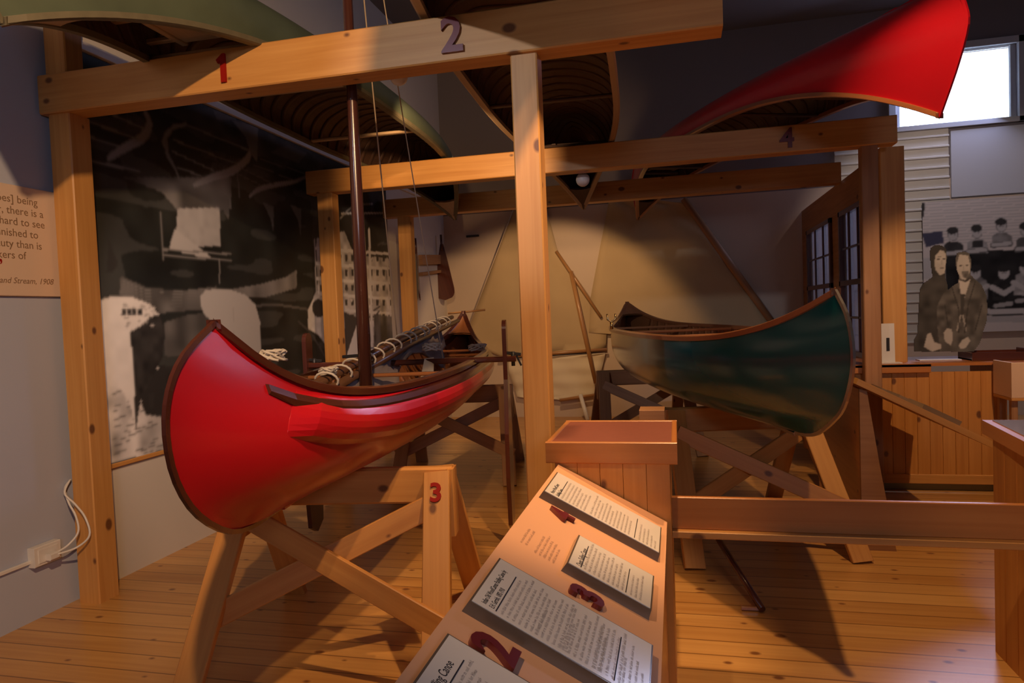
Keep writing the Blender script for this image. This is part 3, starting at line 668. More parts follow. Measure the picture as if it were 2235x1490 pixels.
for y_ in (4.45, 4.9, 5.3):
    a = h2 + Vector((0, y_ - 4.3, 0)) + sl * .42 + n2 * .035
    MB().prism([a, a + sl * .22, a + sl * .22 + Vector((0, .28, 0)), a + Vector((0, .28, 0))], n2, .03).build('label_plaque', 'frame', d2)
ct = thing('counter', 'boarded pine counter with brown top along the right background', 'counter', (1.9, 6, 0))
mb = MB(); nb = 12
for i in range(nb):
    x = 1.32 + i * (2.34 - 1.32) / nb; mb.box(x + .0005, x + .0845, 5.70, 5.72, .13, .90, 'z')
mb.build('front_boards', 'boards', ct)
MB().box(1.32, 2.34, 5.69, 5.715, .06, .13, 'x').build('base_trim', 'pine', ct)
MB().box(1.33, 2.33, 5.74, 5.76, 0, .06, 'x').build('kickboard', 'greenkick', ct)
MB().box(1.29, 1.83, 5.66, 5.70, .90, .965, 'x').build('front_fascia', 'oak', ct)
MB().prism([Vector((1.29, 5.66, .945)), Vector((1.83, 5.66, .945)), Vector((1.83, 5.69, .945)), Vector((2.62, 5.69, .945)), Vector((2.62, 6.35, .945)), Vector((1.29, 6.35, .945))], (0, 0, 1), .022).build('counter_top', 'oak', ct)
mb = MB(); mb.box(2.32, 2.34, 5.72, 6.3, 0, .945, 'z'); mb.build('side_board', 'boards', ct)
# pale box at right edge
bx = thing('wooden_crate', 'pale wooden crate at the right edge above the sloping desk', 'crate', (2.45, 5.4, .68))
mb = MB(); mb.box(2.235, 2.72, 5.38, 5.40, .74, .985, 'x'); mb.box(2.235, 2.255, 5.40, 5.66, .74, .985, 'y'); mb.box(2.70, 2.72, 5.40, 5.66, .74, .985, 'y'); mb.build('side_panel', plain('pale_plywood', (.72, .50, .34), .6, noise=.08, nscale=3), bx)
MB().box(2.235, 2.72, 5.38, 5.66, .72, .74, 'x').build('bottom', 'pine', bx)
for a_, b_ in ((2.25, 5.42), (2.66, 5.42), (2.25, 5.6), (2.66, 5.6)): MB().box(a_, a_ + .04, b_, b_ + .04, 0, .72, 'z').build('leg', 'pine_old', bx)
# acrylic sign holder
sg = thing('sign_holder', 'small white sign holder standing on the counter by the knotty post', 'sign', (1.52, 5.76, .967))
MB().prism([Vector((1.50, 5.75, .967)), Vector((1.66, 5.73, .967)), Vector((1.66, 5.82, .967)), Vector((1.50, 5.82, .967))], (0, 0, 1), .006).build('base', 'white', sg)
MB().prism([Vector((1.525, 5.79, .973)), Vector((1.625, 5.79, .973)), Vector((1.622, 5.79, 1.27)), Vector((1.532, 5.79, 1.27))], (0, -1, 0), .006).build('leaflet', 'white', sg)
MB().box(1.565, 1.587, 5.780, 5.784, 1.06, 1.16, 'z').build('printed_mark', 'ink', sg)
tr = thing('wooden_tray', 'shallow brown wooden tray on the counter right of the standee', 'tray', (2.35, 5.85, .967))
MB().box(2.15, 2.56, 5.80, 6.05, .967, .98, 'x').build('bottom', 'oak', tr)
mb = MB(); mb.box(2.15, 2.56, 5.79, 5.805, .967, 1.03, 'x'); mb.box(2.15, 2.56, 6.045, 6.06, .967, 1.03, 'x'); mb.box(2.15, 2.165, 5.805, 6.045, .967, 1.03, 'y'); mb.box(2.545, 2.56, 5.805, 6.045, .967, 1.05, 'y'); mb.build('rim', 'mahog', tr)

# ------------------------------------------------------------------ curtained window partition on the right
pt = MB()
def pwall(y0, y1, z0, z1): pt.box(1.60, 1.66, y0, y1, z0, z1, 'y')
pwall(6.36, 9.44, 0, .95); pwall(5.93, 9.44, 2.32, 2.62); pwall(5.93, 6.35, .97, 2.32); pwall(7.33, 7.72, .95, 2.32); pwall(9.02, 9.44, .95, 2.32)
struct('wall_partition', pt, 'pine_old')
for wi, (y0, y1) in enumerate(((6.35, 7.33), (7.72, 9.02))):
    f_ = MB()
    for (a, b_) in ((y0, y0 + .05), (y1 - .05, y1)): f_.box(1.57, 1.62, a, b_, .95, 2.32, 'z')
    for z in (.95, 1.60, 2.27): f_.box(1.57, 1.62, y0, y1, z, z + .05, 'y')
    for k_ in (1, 2): yy = y0 + (y1 - y0) * k_ / 3; f_.box(1.585, 1.605, yy - .012, yy + .012, 1.0, 2.3, 'z')
    for z in (1.29, 1.94): f_.box(1.585, 1.605, y0, y1, z, z + .022, 'y')
    w_ = struct('window_%d' % (wi + 3), f_, 'mahog')
    MB().box(1.606, 1.61, y0 + .02, y1 - .02, .98, 2.30, 'y').build('pane', 'glass', w_)
    rows = [[(1.64 + .010 * math.sin(j * 1.1), y0 + (y1 - y0) * j / 60, z) for j in range(61)] for z in (.97, 2.31)]
    cu_ = MB().grid(rows, True).build('curtain', 'curtain', w_)

# ------------------------------------------------------------------ printed pictures (flat things of the place), drawn on the board's own plane
class Canvas:
    def __init__(s, O, U, V, w, h, res, base):
        s.O, s.U, s.V, s.w, s.h = Vector(O), Vector(U), Vector(V), w, h
        s.nx, s.ny = int(w * res) + 1, int(h * res) + 1
        s.A, s.B = np.meshgrid(np.linspace(0, w, s.nx), np.linspace(0, h, s.ny))
        s.img = np.ones((s.ny, s.nx, 3)) * np.array(base)
    def inside(s, poly):
        m_ = np.zeros(s.A.shape, bool); n = len(poly)
        for i in range(n):
            x1, y1 = poly[i]; x2, y2 = poly[(i + 1) % n]
            if y1 == y2: continue
            c_ = ((s.B < y1) != (s.B < y2)); m_ ^= c_ & (s.A < (x2 - x1) * (s.B - y1) / (y2 - y1) + x1)
        return m_
    def noise(s, sc, seed=0, sy=None):
        r = np.random.RandomState(seed); sy = sy or sc; gy, gx = max(2, int(s.h * sy)) + 2, max(2, int(s.w * sc)) + 2; g = r.rand(gy, gx)
        fy = s.B / s.h * (gy - 1.001); fx = s.A / s.w * (gx - 1.001); iy, ix = fy.astype(int), fx.astype(int); ty, tx = fy - iy, fx - ix; ty = ty * ty * (3 - 2 * ty); tx = tx * tx * (3 - 2 * tx)
        return (g[iy, ix] * (1 - tx) + g[iy, ix + 1] * tx) * (1 - ty) + (g[iy + 1, ix] * (1 - tx) + g[iy + 1, ix + 1] * tx) * ty
    def fill(s, poly, c, nz=0, sc=20, seed=0):
        m_ = s.inside(poly); c = np.array(c if hasattr(c, '__len__') else (c, c * .97, c * .95))
        v = c * np.ones_like(s.img)
        if nz: v = v * (1 + nz * (s.noise(sc, seed)[..., None] - .5) * 2)
        s.img[m_] = v[m_]
    def ell(s, cx, cy, rx, ry, c, **k): s.fill([(cx + rx * math.cos(a), cy + ry * math.sin(a)) for a in [2 * PI * i / 20 for i in range(20)]], c, **k)
    def line(s, pts, wd, c):
        c = np.array(c if hasattr(c, '__len__') else (c, c * .97, c * .95)); wds = wd if hasattr(wd, '__len__') else [wd] * len(pts)
        for i in range(len(pts) - 1):
            (x1, y1), (x2, y2) = pts[i], pts[i + 1]; dx, dy = x2 - x1, y2 - y1; q = dx * dx + dy * dy + 1e-12
            t = np.clip(((s.A - x1) * dx + (s.B - y1) * dy) / q, 0, 1); d = np.hypot(s.A - x1 - t * dx, s.B - y1 - t * dy); w_ = wds[i] * (1 - t) + wds[i + 1] * t
            s.img[d < w_ / 2] = c
    def blur(s, n=1):
        for _ in range(n):
            p = np.pad(s.img, ((1, 1), (1, 1), (0, 0)), 'edge'); s.img = (p[:-2, 1:-1] + p[2:, 1:-1] + p[1:-1, :-2] + p[1:-1, 2:] + 2 * p[1:-1, 1:-1]) / 6
    def build(s, name, parent=None, mask=None, th=.012):
        """front face carries the print, thin solid board behind it"""
        n = s.U.cross(s.V).normalized(); keep = np.ones((s.ny - 1, s.nx - 1), bool) if mask is None else (mask[:-1, :-1] & mask[1:, 1:] & mask[1:, :-1] & mask[:-1, 1:])
        off = worldloc(parent) if parent is not None else s.O
        pts = (np.array(s.O - off)[None, None] + s.A[..., None] * np.array(s.U) + s.B[..., None] * np.array(s.V)).reshape(-1, 3); nn = np.array(n)
        front = pts + nn * th; idx = np.arange(s.ny * s.nx).reshape(s.ny, s.nx); N_ = len(pts); used = np.zeros(N_, bool)
        F = []
        a, b_, c_, d_ = idx[:-1, :-1][keep], idx[:-1, 1:][keep], idx[1:, 1:][keep], idx[1:, :-1][keep]
        F += np.stack([a, b_, c_, d_], 1).tolist()
        kp = np.pad(keep, 1); bf = []
        H_, W_ = keep.shape
        for (dy, dx, e) in ((-1, 0, (0, 0, 0, 1)), (1, 0, (1, 1, 1, 0)), (0, -1, (1, 0, 0, 0)), (0, 1, (0, 1, 1, 1))):
            edge = keep & ~kp[1 + dy:1 + dy + H_, 1 + dx:1 + dx + W_]
            for y_, x_ in zip(*np.nonzero(edge)): i1 = idx[y_ + e[0], x_ + e[1]]; i2 = idx[y_ + e[2], x_ + e[3]]; F.append([int(i2), int(i1), int(i1 + N_), int(i2 + N_)])
        F += np.stack([d_ + N_, c_ + N_, b_ + N_, a + N_], 1).tolist()
        V_ = np.concatenate([front, pts]); Fu = np.unique(np.array(F).ravel()); remap = -np.ones(len(V_), int); remap[Fu] = np.arange(len(Fu))
        me = bpy.data.meshes.new(name); me.from_pydata(V_[Fu].tolist(), [], [[int(remap[i]) for i in f] for f in F])
        ca = me.color_attributes.new('print', 'FLOAT_COLOR', 'POINT'); colr = np.concatenate([s.img.reshape(-1, 3), np.ones((N_, 3)) * .12])[Fu]
        ca.data.foreach_set('color', np.concatenate([colr, np.ones((len(colr), 1))], 1).astype(np.float32).ravel())
        me.materials.append(M['print']); me.update(); o = bpy.data.objects.new(name, me); COL.objects.link(o)
        if parent is not None: o.parent = parent
        else: o.location = s.O
        return o
def conv(kind, val, ox, oy, sc, O, U, V):
    """crop pixel -> photo pixel -> coordinates in the board's plane"""
    def f(x, y):
        p = at(ox + x / sc, oy + y / sc, **{kind: val}); d = p - Vector(O); return (d.dot(Vector(U)), d.dot(Vector(V)))
    return f

# --- big workshop photograph on the left wall
mO = (XL + .001, 3.05, .682); mw, mh = 4.36, 2.33
cv = Canvas(mO, (0, 1, 0), (0, 0, 1), mw, mh, 100, (.012, .014, .013))
q = conv('X', XL + .013, 180, 230, 1.9097, mO, (0, 1, 0), (0, 0, 1))
def pg(*p): return [q(a, b_) for a, b_ in p]
cv.img *= (1 + 1.2 * (cv.noise(6, 3)[..., None] - .4))
cv.img += .022 * (cv.noise(3, 5, 14)[..., None] > .62)
cv.fill(pg((300, 10), (560, 10), (1010, 230), (1000, 290), (700, 200)), .035, .5, 10)
cv.fill(pg((170, 300), (620, 300), (620, 430), (560, 440), (390, 430), (330, 360)), .10, .6, 9, 4)
cv.fill(pg((395, 430), (572, 425), (575, 585), (390, 590)), .30, .1); cv.fill(pg((385, 515), (520, 618), (540, 640), (360, 600)), .34)
for yy in (600, 625): cv.line(pg((335, yy), (620, yy + 20)), .012, .16)
cv.line(pg((325, 450), (335, 640)), .012, .14); cv.line(pg((570, 640), (572, 740)), .010, .2)
cv.line(pg((645, 280), (655, 380)), .010, .12)
def curve(pts, wd, c, n=6):
    out = []; ws = []
    P_ = [pts[0]] + list(pts) + [pts[-1]]; wd = wd if hasattr(wd, '__len__') else [wd] * len(pts); Wd = [wd[0]] + list(wd) + [wd[-1]]
    for i in range(1, len(P_) - 2):
        for k_ in range(n + 1):
            t = k_ / n; r = []
            for c_ in (0, 1):
                a, b_, d, e = P_[i - 1][c_], P_[i][c_], P_[i + 1][c_], P_[i + 2][c_]; r.append(.5 * (2 * b_ + (d - a) * t + (2 * a - 5 * b_ + 4 * d - e) * t * t + (3 * b_ - a - 3 * d + e) * t ** 3))
            out.append(q(*r)); ws.append(Wd[i] * (1 - t) + Wd[i + 1] * t)
    cv.line(out, ws, c)
for i in range(9): curve([(185 + i * 9, 30), (190 + i * 9, 70), (185 + i * 8, 110 + i * 2)], .006, .06)
curve([(262, 30), (278, 75), (255, 130), (170, 180), (110, 220)], [.03, .05, .06, .05, .03], .20)
for a, b_ in (((20, 65), (228, 140)), ((20, 128), (145, 170)), ((125, 38), (250, 95)), ((40, 232), (238, 275))): cv.line(pg(a, b_), .014, .15)
cv.fill(pg((345, 110), (380, 80), (430, 72), (440, 85), (380, 100), (345, 150), (350, 200), (330, 150)), .16)
curve([(350, 150), (355, 205), (385, 260), (405, 310)], [.035, .03, .02, .01], .14)
for i in range(14): curve([(520 + i * 12, 175 + i * 4), (545 + i * 9, 225), (525 + i * 9, 300 - i * 5)], .006, .065)
curve([(700, 185), (685, 225), (620, 275), (540, 300), (468, 332)], [.04, .055, .06, .05, .03], .24)
for a, b_ in (((430, 80), (700, 190)), ((382, 145), (645, 245)), ((375, 192), (548, 272)), ((395, 258), (492, 292))): cv.line(pg(a, b_), .012, .14)
cv.fill(pg((620, 60), (732, 88), (728, 238), (700, 200), (680, 130)), .13, .3, 8); cv.fill(pg((545, 20), (640, 20), (640, 60), (560, 60)), .09)
cv.fill(pg((780, 195), (860, 165), (935, 200), (900, 240)), .07)
curve([(945, 292), (880, 318), (800, 332), (735, 350), (698, 378)], [.02, .035, .04, .04, .02], .20)
for a, b_ in (((740, 222), (942, 290)), ((715, 250), (880, 310)), ((660, 260), (800, 330)), ((645, 285), (740, 330))): cv.line(pg(a, b_), .009, .09)
for a in ((585, 360, 612, 480), (780, 390, 798, 530), (895, 400, 912, 552)): cv.fill(pg((a[0] - 28, a[1] + 15), (a[2], a[1] + 30), (a[2] - 2, a[3]), (a[0] + 4, a[1] + 80)), .09)
cv.fill(pg((85, 690), (120, 700), (150, 660), (110, 560), (100, 700)), .03)
cv.fill(pg((160, 712), (270, 760), (420, 772), (560, 755), (500, 850), (320, 865), (250, 820), (155, 790)), .10, .5, 9, 2)
cv.fill(pg((340, 905), (430, 875), (520, 862), (520, 1030), (345, 1045)), .085, .5, 9, 7)
for i in range(6): curve([(170, 730 + i * 14), (300, 775 + i * 13), (520, 765 + i * 12)], .006, .16 - .012 * i)
cv.fill(pg((600, 770), (740, 745), (850, 715), (893, 685), (893, 760), (760, 800), (640, 800)), .16, .4, 9, 8); curve([(700, 840), (800, 830), (940, 850)], .02, .08)
cv.fill(pg((345, 1090), (500, 1060), (720, 1060), (720, 1250), (345, 1300)), .03, .5, 9)
# pale paddle blade
bl = [(492, 830), (492, 795), (510, 772), (545, 765), (620, 768), (680, 790), (720, 830), (740, 900), (745, 1000), (745, 1090), (640, 1090), (625, 1000), (600, 960), (540, 905), (505, 865)]
cv.fill(pg(*bl), .40); curve([(628, 800), (632, 1000)], .006, .33)
# foreground snow-covered bow
cv.fill(pg((40, 1140), (345, 1085), (345, 1440), (60, 1500)), .52, .5, 14, 5)
for i in range(60):
    x, y = 120 + rng.rand() * 215, 1170 + rng.rand() * 290; cv.line(pg((x, y), (x + 8 + rng.rand() * 22, y - 4)), .010, .10 + .1 * rng.rand())
cv.fill(pg((345, 1080), (205, 1150), (265, 1290), (345, 1300)), .025)
cv.fill(pg((60, 815), (120, 797), (215, 802), (280, 828), (320, 872), (340, 940), (330, 1050), (290, 1130), (250, 1200), (222, 1355), (200, 1250), (165, 1190), (110, 1150), (60, 1145)), .62, .06, 20)
cv.fill(pg((198, 942), (250, 915), (280, 880), (322, 872), (342, 940), (332, 1055), (285, 1140), (245, 1220), (223, 1350), (212, 1120), (205, 1020)), .028, .5, 20)
for i in range(40): x, y = 170 + rng.rand() * 130, 830 + rng.rand() * 90; cv.ell(*q(x, y), .008 + .01 * rng.rand(), .006, .2 + .3 * rng.rand())
for x in (172, 195, 215, 240): cv.fill(pg((x - 8, 850), (x + 7, 850), (x + 10, 874), (x - 10, 874)), .03)
cv.fill(pg((275, 1200), (300, 1200), (298, 1262), (280, 1262)), .03)
# right-hand half of the picture: bright scaffold of a canoe shop
cv.fill(pg((975, 540), (1290, 500), (1290, 1100), (1100, 1100), (985, 960)), .50, .5, 12, 9)
cv.fill(pg((960, 300), (1290, 330), (1290, 640), (1130, 620), (1090, 520), (960, 560)), .03, .5, 8)
for yy in range(590, 900, 62): cv.line(pg((975, yy + 6), (1290, yy + 30)), .030, .78)
for yy in range(610, 900, 62):
    for xx in range(990, 1290, 26): cv.fill(pg((xx, yy + 12), (xx + 11, yy + 12), (xx + 10, yy + 40), (xx + 1, yy + 38)), .05)
for i in range(30): x, y = 1100 + rng.rand() * 170, 560 + rng.rand() * 420; cv.line(pg((x, y), (x + 40 * rng.rand() - 10, y - 20 * rng.rand())), .02, .75 if i % 2 else .08)
cv.line(pg((1195, 520), (1210, 1090)), .05, .80); cv.line(pg((1270, 640), (1290, 1010)), .04, .6)
cv.fill(pg((1215, 870), (1290, 880), (1290, 1100), (1215, 1080)), .12, .6, 10); cv.fill(pg((1090, 860), (1185, 900), (1180, 1080), (1100, 1090)), .06)
cv.fill(pg((1142, 915), (1165, 960), (1185, 1070), (1095, 1080), (1105, 1030)), .70)
cv.fill(pg((975, 770), (1000, 800), (1030, 850), (1040, 1000), (990, 960), (940, 930), (940, 850), (955, 820)), .50, .2); cv.ell(*q(985, 845), .12, .085, .03)
cv.line(pg((968, 560), (975, 780)), .02, .5); curve([(900, 900), (960, 960), (1030, 1080)], .02, .05)
cv.line(pg((1080, 450), (1290, 448)), .018, .5); curve([(1075, 470), (1130, 420), (1210, 410)], .014, .3)
cv.blur(1); cv.img = np.clip(cv.img * 1.25, 0, .85)
tag(cv.build('photo_mural'), 'large black and white canoe workshop photograph covering the left wall', 'photograph')
tag(MB().box(XL, XL + .02, 3.1, 7.42, .655, .681, 'y').build('mural_ledge', 'pine'), 'thin wooden strip under the workshop photograph', 'trim')

# --- group photograph on the back wall, right
gO = (2.965, YB - .06, 1.02); g2 = Vector(gO)
cv = Canvas(gO, (1, 0, 0), (0, 0, 1), 2.3, 1.60, 95, (.60, .55, .52))
q = conv('Y', YB - .07, 1950, 420, 3.923, gO, (1, 0, 0), (0, 0, 1))
for yy in range(80, 460, 26): cv.line(pg((220, yy), (1900, yy - 60)), .010, .40)
cv.fill(pg((215, 90), (268, 90), (262, 200), (232, 225), (228, 740), (212, 740)), .03)
cv.fill(pg((240, 350), (420, 330), (430, 430), (280, 470)), (.06, .06, .10)); cv.fill(pg((228, 560), (330, 560), (330, 740), (232, 740)), .50)
cv.fill(pg((440, 500), (1900, 480), (1900, 985), (440, 1000)), .022, .5, 10)
for k_, (x, y) in enumerate(((510, 340), (715, 320), (925, 265), (1130, 300), (1330, 280), (1540, 300), (1750, 290))):
    body = (.05, .40, .22, .10, .36, .2, .05)[k_]
    cv.fill(pg((x - 85, y + 200), (x - 80, y + 110), (x - 40, y + 80), (x + 45, y + 80), (x + 90, y + 110), (x + 95, y + 200)), body, .3, 20, k_)
    if k_ == 1: cv.fill(pg((x - 35, y + 90), (x + 50, y + 90), (x + 55, y + 150), (x - 45, y + 150)), .04)
    cv.line(pg((x - 74, y + 188), (x + 74, y + 173)), .065, .12); cv.line(pg((x - 70, y + 185), (x + 70, y + 170)), .045, .46); cv.ell(*q(x, y + 20), .058, .078, .14); cv.ell(*q(x, y + 20), .050, .070, .46); cv.ell(*q(x - 5, y - 15), .062, .045, .04); cv.ell(*q(x - 14, y + 22), .01, .007, .12); cv.ell(*q(x + 14, y + 22), .01, .007, .12)
for k_, (x, y) in enumerate(((700, 660), (945, 660), (1130, 620), (1320, 660), (1530, 650), (1740, 660))):
    cv.fill(pg((x - 100, y + 260), (x - 85, y + 90), (x - 30, y + 60), (x + 40, y + 60), (x + 100, y + 100), (x + 110, y + 260)), (.25, .03, .4)[k_ % 3], .4, 20, k_)
    cv.line(pg((x - 100, y + 150), (x, y + 205), (x + 100, y + 140)), .06, .50); cv.ell(*q(x, y + 30), .06, .075, .52); cv.ell(*q(x, y - 10), .066, .045, .03); cv.ell(*q(x - 14, y + 30), .01, .007, .12); cv.ell(*q(x + 14, y + 30), .01, .007, .12)
    cv.line(pg((x - 70, y + 310), (x + 60, y + 290)), .05, .4)
cv.fill(pg((600, 1000), (1900, 985), (1900, 1040), (600, 1050)), .55); cv.line(pg((600, 1050), (1900, 1040)), .02, .03); cv.fill(pg((600, 1060), (1900, 1050), (1900, 1110), (600, 1110)), .45)
cv.blur(1)
tag(cv.build('group_photograph'), 'large black and white group photograph of workmen on the back wall', 'photograph')
# siding panel and grey panel beside it, below the window
sd = MB(); z = .9
while z < 3.44:
    sd.v; y0 = YB - .035; sd.prism([Vector((2.0, YB, z)), Vector((3.28, YB, z)), Vector((3.28, YB, z + .125)), Vector((2.0, YB, z + .125))], (0, -1, 0), .012 + .0)
    sd.bar((2.0, YB - .022, z + .012), (3.28, YB - .022, z + .012), .022, .024); z += .125
tag(sd.build('siding_panel', 'siding'), 'cream clapboard siding panel on the back wall below the window', 'wall panel')
tag(MB().box(3.30, 4.9, YB - .03, YB, 2.66, 3.46, 'x').build('grey_panel', 'bluewall'), 'smooth blue-grey board right of the clapboard siding, above the group photograph', 'wall panel')

# --- standee of a seated couple (a flat photographic cut-out)
sO = (1.80, 5.93, .967)
cv = Canvas(sO, (1, 0, 0), (0, 0, 1), .60, 1.02, 190, (.09, .088, .088))
q = conv('Y', 5.92, 1950, 420, 3.923, sO, (1, 0, 0), (0, 0, 1))
woman = [(310, 520), (320, 470), (360, 445), (420, 450), (455, 480), (462, 560), (450, 640), (445, 720), (470, 800), (470, 1365), (130, 1365), (160, 1290), (205, 1200), (215, 1000), (225, 830), (250, 780), (335, 720), (322, 640)]
man = [(530, 560), (545, 515), (600, 500), (650, 515), (668, 570), (668, 640), (665, 700), (700, 740), (760, 790), (800, 880), (810, 1000), (800, 1110), (770, 1200), (745, 1290), (690, 1365), (400, 1365), (370, 1100), (370, 980), (430, 860), (500, 800), (550, 770), (560, 720), (535, 650)]
mask = cv.inside(pg(*woman)) | cv.inside(pg(*man)); cv.img *= (1 + .5 * (cv.noise(30, 2)[..., None] - .5))
cv.fill(pg(*woman), .055, .5, 20, 4)
cv.fill(pg((345, 560), (370, 500), (420, 485), (452, 530), (448, 620), (440, 690), (400, 710), (360, 660)), .44, .1); cv.fill(pg((310, 520), (320, 470), (360, 445), (425, 452), (455, 500), (400, 495), (360, 540), (345, 640), (350, 720), (322, 640)), .04)
for x, y in ((385, 570), (432, 568)): cv.ell(*q(x, y), .010, .006, .04)
cv.line(pg((385, 550), (405, 548)), .006, .1); cv.line(pg((412, 580), (418, 615)), .006, .28); cv.line(pg((400, 648), (430, 645)), .007, .16)
cv.fill(pg(*man), .11, .5, 24, 6)
cv.fill(pg((538, 560), (560, 520), (640, 520), (655, 600), (655, 680), (620, 750), (580, 740), (548, 680)), .45, .08); cv.fill(pg((530, 560), (545, 515), (600, 500), (655, 515), (668, 600), (652, 600), (640, 540), (565, 530), (545, 600)), .10)
for x, y in ((575, 625), (630, 622)): cv.ell(*q(x, y), .010, .006, .04)
cv.fill(pg((585, 672), (640, 668), (650, 700), (625, 740), (590, 720)), .16, .5, 40); cv.line(pg((603, 620), (600, 662)), .006, .30)
cv.fill(pg((560, 750), (620, 770), (660, 740), (600, 930), (575, 860)), .52); cv.fill(pg((575, 870), (612, 870), (600, 1060), (580, 1100)), .06)
cv.line(pg((575, 1050), (545, 1180)), .010, .35); cv.line(pg((595, 1050), (620, 1180)), .010, .35)
cv.line(pg((500, 810), (560, 1000), (560, 1200)), .008, .05); cv.line(pg((700, 760), (640, 960), (610, 1200)), .008, .05); cv.line(pg((440, 960), (470, 1150)), .008, .05); cv.line(pg((760, 960), (700, 1180)), .008, .05)
for hd in ([(290, 1210), (320, 1200), (350, 1280), (410, 1300), (410, 1335), (330, 1362), (262, 1320)], [(430, 1200), (460, 1160), (500, 1170), (510, 1260), (490, 1310), (440, 1270)], [(590, 1260), (640, 1235), (658, 1270), (620, 1330), (575, 1340), (558, 1310)]): cv.fill(pg(*hd), .46, .1)
cv.blur(1)
so = tag(cv.build('photo_standee', mask=mask, th=.01), 'cut-out black and white standee of a seated couple on the counter', 'standee')
MB().box(1.83, 2.12, 5.90, 6.0, .967, .975, 'x').build('standee_base', 'white', so).location = (0, 0, 0)

# ------------------------------------------------------------------ sails and spars hung on the back wall
YS = YB - .03
def wpt(x, y, d=0): return at(x, y, Y=YS - d)
def hung(label, pxs, d, mat, seedo=0, nm='canvas_sail', cat='sail'):
    """flat cloth with slight billow between its corners: fan of strips"""
    P_ = [wpt(x, y, d) for x, y in pxs]
    zmin, zmax = min(p.z for p in P_), max(p.z for p in P_); rows = []; R_ = 26
    for i in range(R_ + 1):
        z = zmin + (zmax - zmin) * (.001 + .998 * i / R_); xs = []
        for k_ in range(len(P_)):
            a, b_ = P_[k_], P_[(k_ + 1) % len(P_)]
            if (a.z - z) * (b_.z - z) < 0: xs.append(a.x + (b_.x - a.x) * (z - a.z) / (b_.z - a.z))
        x0, x1 = min(xs), max(xs); rows.append([Vector((x0 + (x1 - x0) * j / 16, YS - d - .012 * math.sin(j * .9 + i * .35 + seedo) - .006 * math.sin(i * .8), z)) for j in range(17)])
    o = MB().grid(rows, True).build(nm, mat); sm = o.modifiers.new('s', 'SOLIDIFY'); sm.thickness = .006
    return tag(o, label, cat)
hung('old triangular cream sail left of the middle post on the back wall', [(1128, 440), (1185, 430), (1218, 548), (1325, 700), (1322, 766), (1098, 780), (1012, 742)], .03, 'canvas', 1)
hung('pale lower sail panel below the yellow boom on the back wall', [(1100, 782), (1322, 770), (1300, 862), (1225, 872), (1130, 868)], .03, 'canvas_pale', 2)
hung('large old cream sail between the middle post and the slanting spar', [(1330, 432), (1500, 440), (1700, 722), (1640, 740), (1285, 730), (1288, 655)], .05, 'canvas', 3)
def spar(label, a, b, r, mat='spar', d=.05, da=None): return tag(MB().tube([wpt(*a, d), wpt((a[0] + b[0]) / 2, (a[1] + b[1]) / 2, d), wpt(*b, da if da is not None else d)], [r, r * 1.1, r * .9], 10).build('spar', mat), label, 'spar')
spar('thick dark spar slanting down to the right across the back wall', (1492, 434), (1694, 716), .045, 'pine_old', .10)
spar('thin spar slanting from the middle post to the teal canoe tip', (1214, 548), (1312, 692), .022, 'spar', .08)
spar('brown sprit leaning from upper left down to the far dark trestle', (1246, 592), (1300, 836), .030, 'spar', .12)
spar('yellow boom running level behind the middle post', (1092, 779), (1324, 762), .022, 'spar', .075)
spar('short lower batten behind the pillar near the floor', (1222, 873), (1300, 861), .020, 'spar', .075)
tag(MB().tube([wpt(1128, 436, .07), wpt(1012, 744, .07)], .006, 6).build('sail_rope', 'cord'), 'thin rope edging the left sail', 'rope')
tag(MB().tube([at(1267, 862, Y=9.2), at(1283, 918, Y=8.95)], .028, 10).build('white_pipe', 'white'), 'white pipe leaning on the wall near the foot of the sprit', 'pipe')

# paddles in a rack on the left wall near the corner
rk = thing('paddle_rack', 'brown wooden rack fixed high on the left wall near the corner', 'rack', (-3.1, 8.6, 1.9))
MB().bar((-3.17, 8.38, 2.20), (-3.17, 9.30, 2.27), .05, .13).build('back_rail', 'pine_old', rk)
MB().bar((-3.17, 8.38, 2.02), (-3.17, 9.10, 2.09), .05, .04).build('lower_rail', 'pine_old', rk)
def paddle(label, top, bot, wdt, nrm=(0, 1, 0), mat='mahog'):
    root = thing('paddle', label, 'paddle', tuple(top), 'paddles hanging on the rack')
    top, bot = Vector(top), Vector(bot); d = (bot - top).normalized(); n = Vector(nrm); s_ = d.cross(n).normalized(); L = (bot - top).length
    MB().tube([top, top + d * L * .25], .016, 8).build('shaft', mat, root)
    out = []
    for i in range(25):
        t = i / 24; w_ = wdt / 2 * min(1, .14 + 1.05 * (t ** .9)) * (1 if t < .84 else math.sqrt(max(0, 1 - ((t - .84) / .16) ** 2.4)));out.append((t, w_))
    poly = [top + d * (L * .14 + L * .86 * t) + s_ * w_ for t, w_ in out] + [top + d * (L * .14 + L * .86 * t) - s_ * w_ for t, w_ in out[::-1][1:]]
    MB().prism(poly, n, .014).build('blade', mat, root)
paddle('broad brown paddle blade hanging in front of the back-wall corner', at(962, 512, Y=9.1), at(972, 655, Y=9.1), .28)
paddle('narrow brown paddle hanging edge-on beside the rear left post', at(906, 520, Y=8.3), at(916, 655, Y=8.3), .11, (1, .3, 0))
tag(MB().bar(at(1018, 516, Y=9.43), at(1045, 514, Y=9.43), .03, .03).build('wall_bracket', 'black'), 'small dark bracket on the back wall above the far canoe tip', 'bracket')

